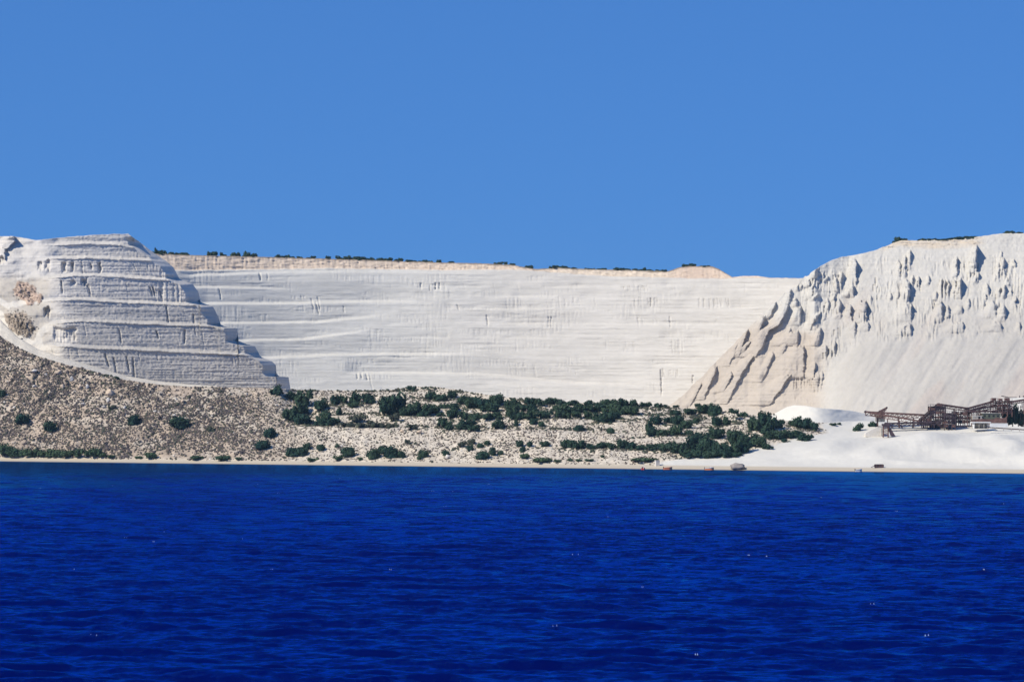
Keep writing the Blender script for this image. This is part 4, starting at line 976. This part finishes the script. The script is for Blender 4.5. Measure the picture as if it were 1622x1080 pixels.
# ------------------------------------------------------------------ steelwork helpers
class MB:
    def __init__(s): s.V = []; s.F = []
    def box(s, c, size, rz=0.0):
        i = len(s.V); cx, cy, cz = c; a, b, h = size[0] / 2, size[1] / 2, size[2] / 2
        co, si = math.cos(rz), math.sin(rz)
        for (x, y, z) in ((-a, -b, -h), (a, -b, -h), (a, b, -h), (-a, b, -h), (-a, -b, h), (a, -b, h), (a, b, h), (-a, b, h)):
            s.V.append((cx + x * co - y * si, cy + x * si + y * co, cz + z))
        s._f(i); return s
    def bar(s, p, q, t=.2, t2=None):
        p, q = Vector(p), Vector(q); d = q - p
        if d.length < 1e-6: return s
        d.normalize(); up = Vector((0, 0, 1)) if abs(d.z) < .95 else Vector((1, 0, 0))
        x = d.cross(up).normalized(); y = x.cross(d).normalized(); t2 = t2 or t; i = len(s.V)
        for e in (p, q):
            for (a, b) in ((-1, -1), (1, -1), (1, 1), (-1, 1)): s.V.append(tuple(e + x * a * t / 2 + y * b * t2 / 2))
        s._f(i); return s
    def prism(s, poly_xz, y0, y1):
        i = len(s.V); n = len(poly_xz)
        for y in (y0, y1):
            for (x, z) in poly_xz: s.V.append((x, y, z))
        s.F.append(tuple(range(i, i + n))); s.F.append(tuple(reversed(range(i + n, i + 2 * n))))
        for k in range(n): s.F.append((i + k, i + n + k, i + n + (k + 1) % n, i + (k + 1) % n))
        return s
    def _f(s, i):
        for f in ((0, 3, 2, 1), (4, 5, 6, 7), (0, 1, 5, 4), (1, 2, 6, 5), (2, 3, 7, 6), (3, 0, 4, 7)): s.F.append(tuple(i + k for k in f))
    def build(s, name, mat, parent=None):
        me = bpy.data.meshes.new(name); me.from_pydata(s.V, [], s.F); me.materials.append(mat)
        o = bpy.data.objects.new(name, me); COL.objects.link(o); o.parent = parent; return o
def thing(name, label, cat, loc=(0, 0, 0), group=None, rz=0):
    o = bpy.data.objects.new(name, None); COL.objects.link(o); o.location = loc; o.rotation_euler = (0, 0, rz)
    return tag(o, label, cat, group)
def gz(px, D):
    """ground height of the flat under pixel column px at depth D (search down the column)"""
    py = np.linspace(poly(TOPG, px), 744, 120); d = ground_depth(np.full(120, px), py)
    j = int(np.argmin(np.abs(d - D))); return float(at(px, py[j], d[j])[2])

PD = 1700.0
def P3(px, py, D=PD):
    p = at(px, py, D); return Vector(map(float, p))
KM = PD / FPX
def conveyor(p0, p1, label, D0=PD, D1=PD, wide=2.4, tall=1.7, legs=(), mat='rust', foot=None, group='belt conveyors of the plant'):
    a = P3(*p0, D0); b = P3(*p1, D1)
    o = thing('belt_conveyor', label, 'conveyor', tuple(a), group)
    b = b - a; L = b.length; n = max(3, int(L / 2.6)); side = Vector((-b.y, b.x, 0)).normalized() * (wide / 2); up = Vector((0, 0, tall))
    for s in (-1, 1):
        m = MB()
        m.bar(side * s, b + side * s, .34, .42); m.bar(side * s - up, b + side * s - up, .32, .38)
        for k in range(n):
            q0, q1 = b * (k / n), b * ((k + 1) / n)
            m.bar(q0 + side * s, q0 + side * s - up, .22)
            m.bar(q0 + side * s - up, q1 + side * s, .2)
        m.build('side_truss', M[mat], o)
        MB().bar(side * s * 1.09 + Vector((0, 0, .12)), b + side * s * 1.09 + Vector((0, 0, .12)), .08, 1.0).build('skirt_board', M[mat], o)
    m = MB(); d = b.normalized()
    m.bar(Vector((0, 0, .25)), b + Vector((0, 0, .25)), wide * .8, .16); m.build('belt', M['belt'], o)
    m = MB()
    for k in range(n * 2):
        q = b * ((k + .5) / (2 * n)); m.bar(q - side * .95 + Vector((0, 0, .05)), q + side * .95 + Vector((0, 0, .05)), .2)
    m.build('idler_rollers', M['rust_dark'], o)
    for q, qq in ((Vector((0, 0, .1)), 1), (b + Vector((0, 0, .1)), -1)):
        m = MB()
        for k in range(8):
            pass
        V = []; Fs = []; r = .75; nn = 10
        for s in (-1, 1):
            for k in range(nn):
                an = 2 * math.pi * k / nn; V.append(tuple(q + side * .9 * s + d * (r * math.cos(an)) + Vector((0, 0, r * math.sin(an)))))
        Fs = [tuple(range(nn)), tuple(reversed(range(nn, 2 * nn)))] + [(k, nn + k, nn + (k + 1) % nn, (k + 1) % nn) for k in range(nn)]
        me = bpy.data.meshes.new('end_drum'); me.from_pydata(V, [], Fs); me.materials.append(M['rust_dark'])
        oo = bpy.data.objects.new('end_drum', me); COL.objects.link(oo); oo.parent = o
    for t in legs:
        q = b * t; D = a.y + q.y; zf = (foot if foot is not None else P3(p0[0] + (p1[0] - p0[0]) * t, 672, D).z - 2) - a.z
        m = MB()
        for s in (-1, 1):
            m.bar(q + side * s * .95 - up, Vector((q.x, q.y, zf)) + side * s * 1.4 + Vector((0, 0, 0)), .4)
        hh = (q - up).z - zf
        for k in range(1, max(2, int(hh / 3)) + 1):
            z = zf + hh * k / (max(2, int(hh / 3)) + 1)
            m.bar(Vector((q.x, q.y, z)) - side * 1.2, Vector((q.x, q.y, z)) + side * 1.2, .22)
        m.build('trestle', M[mat], o)
    return o

def tower(px0, px1, py0, py1, label, floors=3, depth=9.0, D=PD, mat='rust', bays=3, hopper=None, boxes=(), name='screening_tower', group='steel towers of the plant'):
    p0 = P3(px0, py1, D); p1 = P3(px1, py0, D); W = p1.x - p0.x; Ht = p1.z - p0.z
    o = thing(name, label, 'tower', ((p0.x + p1.x) / 2, D, p0.z), group)
    for ix in range(bays + 1):
        for iy in (-1, 1):
            m = MB(); x = -W / 2 + W * ix / bays
            m.bar((x, iy * depth / 2, -1.5), (x, iy * depth / 2, Ht), .5); m.build('column', M[mat], o)
    for f in range(1, floors + 1):
        z = Ht * f / floors
        m = MB(); m.box((0, 0, z - .15), (W + .6, depth + .6, .3)); m.build('floor_deck', M['rust_dark'], o)
        for s in (-1, 1):
            m = MB()
            m.bar((-W / 2 - .3, s * (depth / 2 + .3), z + 1.1), (W / 2 + .3, s * (depth / 2 + .3), z + 1.1), .14)
            for k in range(bays * 2 + 1):
                x = -W / 2 + W * k / (bays * 2); m.bar((x, s * (depth / 2 + .3), z), (x, s * (depth / 2 + .3), z + 1.1), .14)
            m.build('railing', M[mat], o)
    for s in (-1, 1):
      m = MB()
      for f in range(floors):
        for k in range(bays):
            if (k + f) % 2: continue
            x0 = -W / 2 + W * k / bays; x1 = x0 + W / bays; z0 = Ht * f / floors; z1 = Ht * (f + 1) / floors
            m.bar((x0, s * depth / 2, z0), (x1, s * depth / 2, z1), .26); m.bar((x1, s * depth / 2, z0), (x0, s * depth / 2, z1), .26)
      m.build('cross_bracing', M[mat], o)
    rr = random.Random(px0 * 3.1)
    for f in range(floors):
        for k in range(bays):
            if rr.random() < .95 or mat == 'rust_dark':
                z0 = Ht * f / floors; hh = Ht / floors * rr.uniform(.55, .96); ww = W / bays * rr.uniform(.65, 1.0)
                x = -W / 2 + W * (k + .5) / bays
                m = MB()
                if rr.random() < .4:   # hopper bin
                    m.prism([(x - ww / 2, z0 + hh), (x - ww / 2, z0 + hh * .55), (x - ww * .15, z0 + .4), (x + ww * .15, z0 + .4), (x + ww / 2, z0 + hh * .55), (x + ww / 2, z0 + hh)], -depth * .36, depth * .30)
                    m.build('hopper_bin', M['rust_dark' if rr.random() < .6 else 'rust'], o)
                else:
                    m.box((x, rr.uniform(-.2, .2) * depth, z0 + hh / 2 + .16), (ww, depth * .55, hh)); m.build('machine_housing', M['rust_dark' if rr.random() < .5 else 'rust'], o)
    for f in range(floors):
        for k in range(bays):
            if rr.random() < (.55 if mat == 'rust_dark' else .35):
                z0 = Ht * f / floors; ph = Ht / floors * rr.uniform(.5, .9)
                m = MB(); m.box((-W / 2 + W * (k + .5) / bays, -depth / 2 - .32, z0 + ph / 2 + .2), (W / bays * rr.uniform(.7, .95), .1, ph)); m.build('cladding_panel', M[rr.choice(['rust', 'rust_dark'])], o)
    for (bx, bw, bh) in boxes:
        m = MB(); m.box((bx * W / 2, 0, Ht + bh / 2 + .02), (bw, depth * .5, bh)); m.build('motor_house', M['rust'], o)
    return o

# the plant
conveyor((1371, 652.5), (1466, 657.5), 'upper rusty conveyor boom pointing left over the white heap', 1700, 1700, 3.0, 2.0, (.2, .55, .8))
conveyor((1379, 654), (1456, 667), 'rusty conveyor sloping down right beneath the upper boom', 1695, 1690, 2.4, 1.7, (.35, .6))
conveyor((1393, 652), (1404, 646.5), 'short rusty chute conveyor tilted up on top of the upper boom', 1702, 1702, 2.0, 1.1, ())
conveyor((1455, 668), (1486, 641), 'steep rusty conveyor climbing to the head of the left tower', 1692, 1698, 2.6, 1.8, (.35,))
conveyor((1487, 640.5), (1532, 647), 'rusty conveyor sloping gently down right from the left tower head', 1698, 1702, 2.4, 1.6, (.55,))
conveyor((1403, 671), (1489, 668.2), 'long low dark conveyor running level just above the white sand', 1684, 1686, 2.4, 1.3, (.12, .3, .5, .7, .88), 'rust_dark')
conveyor((1530, 648), (1572, 636.5), 'upper thin conveyor rising right to the right-hand tower', 1702, 1706, 2.0, 1.2, (.5,))
conveyor((1533, 651), (1572, 643.5), 'lower conveyor rising right to the right-hand tower', 1698, 1704, 2.0, 1.4, (.4, .75))
conveyor((1537, 652), (1577, 651.2), 'level rusty gallery joining the two towers', 1694, 1700, 3.0, 1.9, (.3, .7))
conveyor((1600, 637), (1640, 630.5), 'conveyor leaving the right-hand tower towards the right edge', 1708, 1712, 2.0, 1.3, (.5,))
tower(1472, 1496, 643.5, 676, 'tall rusty left tower crowded with hoppers, conveyors meeting at its head', 5, 9, 1697, 'rust_dark', 3, boxes=((.35, 2.6, 1.6),))
tower(1494, 1512, 654, 677, 'dark blackish tower block right against the tall left tower', 4, 8, 1688, 'rust_dark', 3)
tower(1510, 1537, 652, 671, 'low wide rusty machine block between the two towers', 3, 9, 1699, 'rust', 4)
tower(1571, 1601, 634.5, 656, 'right-hand rusty tower with stacked decks and small motor houses', 4, 9, 1706, 'rust', 4, boxes=((-.8, 2.2, 1.5), (-.1, 1.6, 1.2), (.6, 2.4, 1.6)))
tower(1461, 1474, 662, 673, 'small lean-to steel frame at the foot of the tall left tower', 2, 6, 1690, 'rust', 2)
tower(1388, 1400, 655, 664, 'pale open trestle frame carrying the upper conveyor boom', 1, 5, 1706, 'concrete', 5, name='trestle_frame')
# loading hopper on legs
p0 = P3(1400, 690, 1660); p1 = P3(1406, 671, 1660); Hh = p1.z - p0.z
o = thing('loading_hopper', 'rusty hopper on lattice legs with a blue grey chute slanting right', 'hopper', ((p0.x + p1.x) / 2, 1660, p0.z))
m = MB()
for x in (-1.4, 1.4):
    for y in (-1.4, 1.4): 
        MB().bar((x, y, -1), (x, y, Hh * .8), .34).build('leg', M['rust'], o)
for k in range(1, 6):
    z = Hh * .8 * k / 6
    for y in (-1.4, 1.4): m.bar((-1.4, y, z), (1.4, y, z), .2); m.bar((-1.4, y, z - Hh * .13), (1.4, y, z), .16)
m.build('lattice', M['rust'], o)
MB().prism([(-2.2, Hh), (-2.2, Hh * .88), (-.8, Hh * .72), (1.0, Hh * .72), (2.4, Hh * .88), (2.4, Hh)], -1.7, 1.7).build('bin', M['rust_dark'], o)
MB().prism([(1.0, Hh * .78), (1.7, Hh * .84), (5.6, -.3), (3.0, -.3)], -1.3, 1.3).build('chute', M['rust_dark'], o)
# cream retaining wall
a, b = P3(1372, 689, 1664), P3(1398.5, 676, 1664)
o = thing('retaining_wall', 'cream stepped retaining wall left of the hopper', 'wall', ((a.x + b.x) / 2, 1666, a.z))
W = b.x - a.x; Hh = b.z - a.z
MB().prism([(-W / 2, -1), (-W / 2, Hh * .25), (-W * .1, Hh * .7), (W * .25, Hh), (W / 2, Hh), (W / 2, -1)], 0, 8).build('masonry', M['concrete_pale'], o)
MB().box((W / 2 - .4, -.3, Hh * .45), (.9, .6, Hh * .9)).build('buttress', M['concrete'], o)
# shed with white flat roof
a, b = P3(1543, 678, 1672), P3(1566, 668, 1672); W = b.x - a.x; Hh = b.z - a.z
o = thing('open_shed', 'low shed with a white flat roof and a dark open front', 'shed', ((a.x + b.x) / 2, 1675, a.z))
MB().box((0, 0, Hh - .3), (W + 2.4, 8, .6)).build('roof', M['white_paint'], o)
MB().box((0, 3.4, (Hh - .6) / 2), (W, .3, Hh - .62)).build('back_wall', M['concrete'], o)
MB().box((-W / 2, 0, (Hh - .6) / 2), (.35, 7, Hh - .62)).build('side_wall', M['white_paint'], o)
MB().box((W / 2, .6, (Hh - .6) / 2), (.35, 5.6, Hh - .62)).build('side_wall', M['white_paint'], o)
MB().box((0, -3.2, .35), (W, .3, 1.1)).build('low_front_wall', M['dark'], o)
for x in (-W * .17, W * .17): MB().box((x, -3.3, (Hh - .6) / 2), (.3, .3, Hh - .62)).build('post', M['concrete'], o)
# olive slab building
a, b = P3(1556, 663, 1692), P3(1585, 655, 1692); W = b.x - a.x; Hh = b.z - a.z
o = thing('olive_building', 'long low olive grey building below the right-hand tower', 'building', ((a.x + b.x) / 2, 1696, a.z))
MB().box((0, 0, Hh / 2 - 1), (W, 7, Hh + 2)).build('wall', M['olive'], o)
MB().box((0, 0, Hh + .2), (W + .8, 7.8, .35)).build('roof', M['concrete'], o)
for k in range(4): MB().box((-W * .36 + k * W * .24, -3.52, Hh * .55), (1.2, .1, 1.0)).build('window', M['dark'], o)
a, b = P3(1541, 664, 1690), P3(1556, 659, 1690); W = b.x - a.x; Hh = b.z - a.z
o = thing('concrete_block_house', 'pale concrete block house left of the olive building', 'building', ((a.x + b.x) / 2, 1694, a.z))
MB().box((0, 0, Hh / 2 - 1), (W, 6, Hh + 2)).build('wall', M['concrete'], o)
MB().box((0, 0, Hh + .15), (W + .5, 6.5, .28)).build('roof', M['concrete_pale'], o)
MB().box((W * .2, -3.02, Hh * .4), (1.1, .1, 1.9)).build('door', M['dark'], o)
a, b = P3(1540, 668, 1688), P3(1596, 664, 1688); W = b.x - a.x
o = thing('ruined_wall', 'dark mauve ruined wall under the olive building', 'wall', ((a.x + b.x) / 2, 1690, a.z))
MB().prism([(-W / 2, -2), (-W / 2, 1.2), (-W * .2, 1.9), (W * .1, 1.6), (W * .2, 2.6), (W * .45, 2.4), (W / 2, 3.4), (W / 2, -2)], 0, 1.2).build('masonry', M['rust'], o)
a = P3(1582, 675, 1670); o = thing('white_low_wall', 'low white wall right of the open shed', 'wall', tuple(a))
MB().box((0, 0, .6), (10.5, .5, 2.2)).build('wall', M['white_paint'], o); MB().box((0, 0, 1.78), (10.8, .7, .18)).build('coping', M['concrete_pale'], o)
a = P3(1585, 679, 1662); o = thing('pipe_line', 'dark pipe line on low stands along the sand edge, right of the shed', 'pipe', tuple(a))
MB().bar((-8, 0, .8), (17, 0, -.6), .6).build('pipe', M['rust_dark'], o)
for k in range(6): MB().box((-7.5 + k * 4.6, 0, .2 - k * .25), (.35, .8, 1.3)).build('stand', M['concrete'], o)
a = P3(1512, 677, 1668); o = thing('post_fence', 'dark post railing on the sand edge, left of the shed', 'fence', tuple(a))
for k in range(14): MB().bar((k * .8, 0, -.6), (k * .8, 0, 1.1), .2).build('post', M['rust_dark'], o)
MB().bar((-.2, 0, 1.0), (10.8, 0, 1.0), .18).build('rail', M['rust_dark'], o)
for i, (x, lab) in enumerate(((1607, 'bare leaning pole left of two above the conifers'), (1617, 'bare pole right of two above the conifers'))):
    a = P3(x, 664, 1706); o = thing('bare_pole', lab, 'pole', tuple(a), 'bare poles by the plant')
    MB().bar((0, 0, -1), (-.5 + i * .3, 0, 8.2), .35).build('shaft', M['bark'], o); MB().bar((-1.0, 0, 7.0), (.6, 0, 7.4), .2).build('crossarm', M['bark'], o)
p = P3(1597, 630, 1842); o = thing('fallen_pipe', 'dark broken pipe lying on the white bank behind the tower', 'pipe', tuple(p))
MB().bar((-4.4, 0, 1.2), (0, 0, .3), .5).build('pipe', M['rust_dark'], o); MB().bar((-.2, 0, .3), (5.5, 0, .3), .45).build('pipe', M['rust_dark'], o)
p = P3(1618, 630, 1842); o = thing('bollard', 'small dark bollards on the white bank near the right edge', 'bollard', tuple(p))
MB().bar((-1.2, 0, -1), (-1.2, 0, 1.4), .5).build('post', M['rust_dark'], o); MB().bar((1.2, 0, -1), (1.2, 0, 1.5), .5).build('post', M['rust_dark'], o)
# rusty skip on the beach
D = float(ground_depth(np.array([1392.0]), np.array([740.5]))[0]); p = P3(1392.5, 740.5, D)
o = thing('rusty_skip', 'dark rusty steel skip lying on the white sand near the water', 'skip', tuple(p))
MB().prism([(-2.4, -.2), (-2.6, 1.6), (-2.2, 1.9), (2.0, 1.9), (2.5, 1.5), (2.3, -.2)], -1.1, 1.1).build('body', M['rust_dark'], o)
for x in (-1.6, 0, 1.6): MB().box((x, -1.16, .85), (.22, .12, 1.9)).build('rib', M['rust'], o)
MB().bar((-4.4, -.4, .2), (-2.6, -.2, .9), .3).build('drawbar', M['rust_dark'], o)
# pale block on the shore
D = float(ground_depth(np.array([1041.0]), np.array([737.5]))[0]); p = P3(1041, 737.5, D)
o = thing('concrete_block', 'pale pinkish concrete block standing at the top of the beach', 'block', tuple(p), rz=.3)
MB().box((0, 0, 1.2), (2.3, 2.0, 3.2)).build('body', M['concrete_pale'], o); MB().box((0, 0, 2.95), (2.6, 2.3, .3)).build('cap', M['concrete_pale'], o)

# ------------------------------------------------------------------ boats
def boat(px, py, L, hullmat, trimmat, label, rz, extra=None, beam=None):
    D = float(sea_depth(np.array([px]), np.array([py]))[0]); p = P3(px, py, D); B = beam or L * .36
    o = thing('motor_boat', label, 'boat', (p.x, p.y, .18), 'small boats off the beach', rz)
    n = 9; V = []; Fs = []
    for i in range(n):
        t = i / (n - 1); x = -L / 2 + L * t
        wd = B / 2 * (0.86 + .14 * math.sin(t * math.pi)) * (1 - max(0, (t - .55) / .45) ** 2.2 * .97)
        sh = .62 + .34 * t ** 2
        V += [(x, -wd, sh), (x, -wd * .97, -.05), (x, 0, -.3 + .25 * t ** 3), (x, wd * .97, -.05), (x, wd, sh), (x, wd * .84, sh), (x, wd * .66, .18), (x, 0, .12), (x, -wd * .66, .18), (x, -wd * .84, sh)]
    for i in range(n - 1):
        for k in range(10):
            a = i * 10 + k; b = i * 10 + (k + 1) % 10; Fs.append((a, b, b + 10, a + 10))
    Fs.append(tuple(range(9, -1, -1)))
    me = bpy.data.meshes.new('hull'); me.from_pydata(V, [], Fs); me.materials.append(M[hullmat])
    o.scale = (.95, 1, 1.4)
    h = bpy.data.objects.new('hull', me); COL.objects.link(h); h.parent = o
    m = MB()
    for s in (0, 4):
        for i in range(n - 1): m.bar(Vector(V[i * 10 + s]) + Vector((0, 0, .04)), Vector(V[(i + 1) * 10 + s]) + Vector((0, 0, .04)), .2)
    m.build('gunwale', M[trimmat], o)
    for x in (-.2, .18): MB().box((x * L, 0, .5), (.35, B * .78, .1)).build('thwart', M['boat_white'], o)
    mo = MB().box((-L / 2 - .15, 0, .75), (.4, .36, .62)).build('outboard_motor', M['dark'], o); MB().box((-L / 2 - .2, 0, .1), (.16, .14, .8)).build('motor_leg', M['dark'], mo)
    if extra == 'cuddy':
        MB().prism([(.02 * L, .5), (.06 * L, 1.25), (.22 * L, 1.2), (.34 * L, .8), (.34 * L, .5)], -B * .3, B * .3).build('cabin', M['boat_white'], o)
        MB().prism([(.025 * L, 1.0), (.05 * L, 1.3), (.06 * L, 1.3), (.045 * L, 1.0)], -B * .2, B * .2).build('windscreen', M['dark'], o)
    if extra == 'mast':
        MB().bar((.1, 0, .3), (.1, 0, 2.9), .1).build('mast', M['boat_white'], o)
    return o
boat(1019, 744.0, 3.2, 'red', 'boat_white', 'smallest red and white boat with a thin mast, leftmost off the beach', 1.2, 'mast', 1.7)
boat(1058, 743.8, 5.0, 'orange', 'orange', 'open orange boat, middle one off the beach near the thicket', .12)
boat(1123.5, 744.6, 5.2, 'orange', 'boat_white', 'orange boat with a white cabin, close to the shore rock', -.08, 'cuddy')
boat(1360, 747.2, 3.8, 'boat_white', 'boat_white', 'small white boat at the edge of the white sand', .1)

# ------------------------------------------------------------------ whitecaps
def foam():
    V = []; Fs = []; rr = np.random.RandomState(4)
    for (x, y, wp) in ((62, 775.5, 5), (180, 771.5, 4), (358, 753, 3), (408, 769, 3), (442, 783, 6), (260, 845, 4), (240, 860.5, 10), (200, 854, 6), (383, 856, 4), (685, 780, 6), (705, 804.5, 6), (717, 780.5, 5), (773, 769, 5), (841, 752, 4), (980, 752, 5),
                       (912, 881, 12), (965, 821, 6), (1018, 933, 12), (1188, 882, 9), (1216, 884, 9), (1300, 790, 5), (1420, 812, 6), (1510, 770, 5), (1560, 905, 9), (1380, 960, 10), (150, 1010, 14), (430, 905, 8), (1100, 1040, 14), (880, 995, 9), (620, 905, 7), (1470, 1010, 12), (540, 760, 4), (120, 905, 8), (1250, 765, 4), (1590, 800, 4)):
        D = float(sea_depth(np.array([float(x)]), np.array([float(y)]))[0]); p = at(float(x), float(y), D); k = D / FPX
        for _ in range(2):
            cx = p[0] + rr.uniform(-.5, .5) * wp * k; cy = p[1] + rr.uniform(-.4, .4); sx = wp * k * rr.uniform(.03, .10); i = len(V); z = .22 + .0004 * D
            V.append((cx, cy, z + .06))
            for q in range(6):
                a = q * math.pi / 3; V.append((cx + sx * math.cos(a) * rr.uniform(.6, 1.2), cy + .25 * math.sin(a), z - .12))
            for q in range(6): Fs.append((i, i + 1 + q, i + 1 + (q + 1) % 6))
    m = plain('foam', (.24, .30, .42), .2, 3)
    o = mesh_obj('whitecaps', np.array(V), Fs, m); o['kind'] = 'stuff'
foam()

# ------------------------------------------------------------------ air
HAZE = 2.2e-5
if HAZE > 0:
    m = bpy.data.materials.new('air'); m.use_nodes = True; t = m.node_tree; t.nodes.clear()
    v = t.nodes.new('ShaderNodeVolumePrincipled'); v.inputs['Density'].default_value = HAZE; v.inputs['Color'].default_value = (.50, .74, 1.0, 1)
    ou = t.nodes.new('ShaderNodeOutputMaterial'); t.links.new(v.outputs[0], ou.inputs['Volume'])
    o = MB().box((0, 720, 104), (8000, 4700, 216)).build('haze', m); o['kind'] = 'stuff'
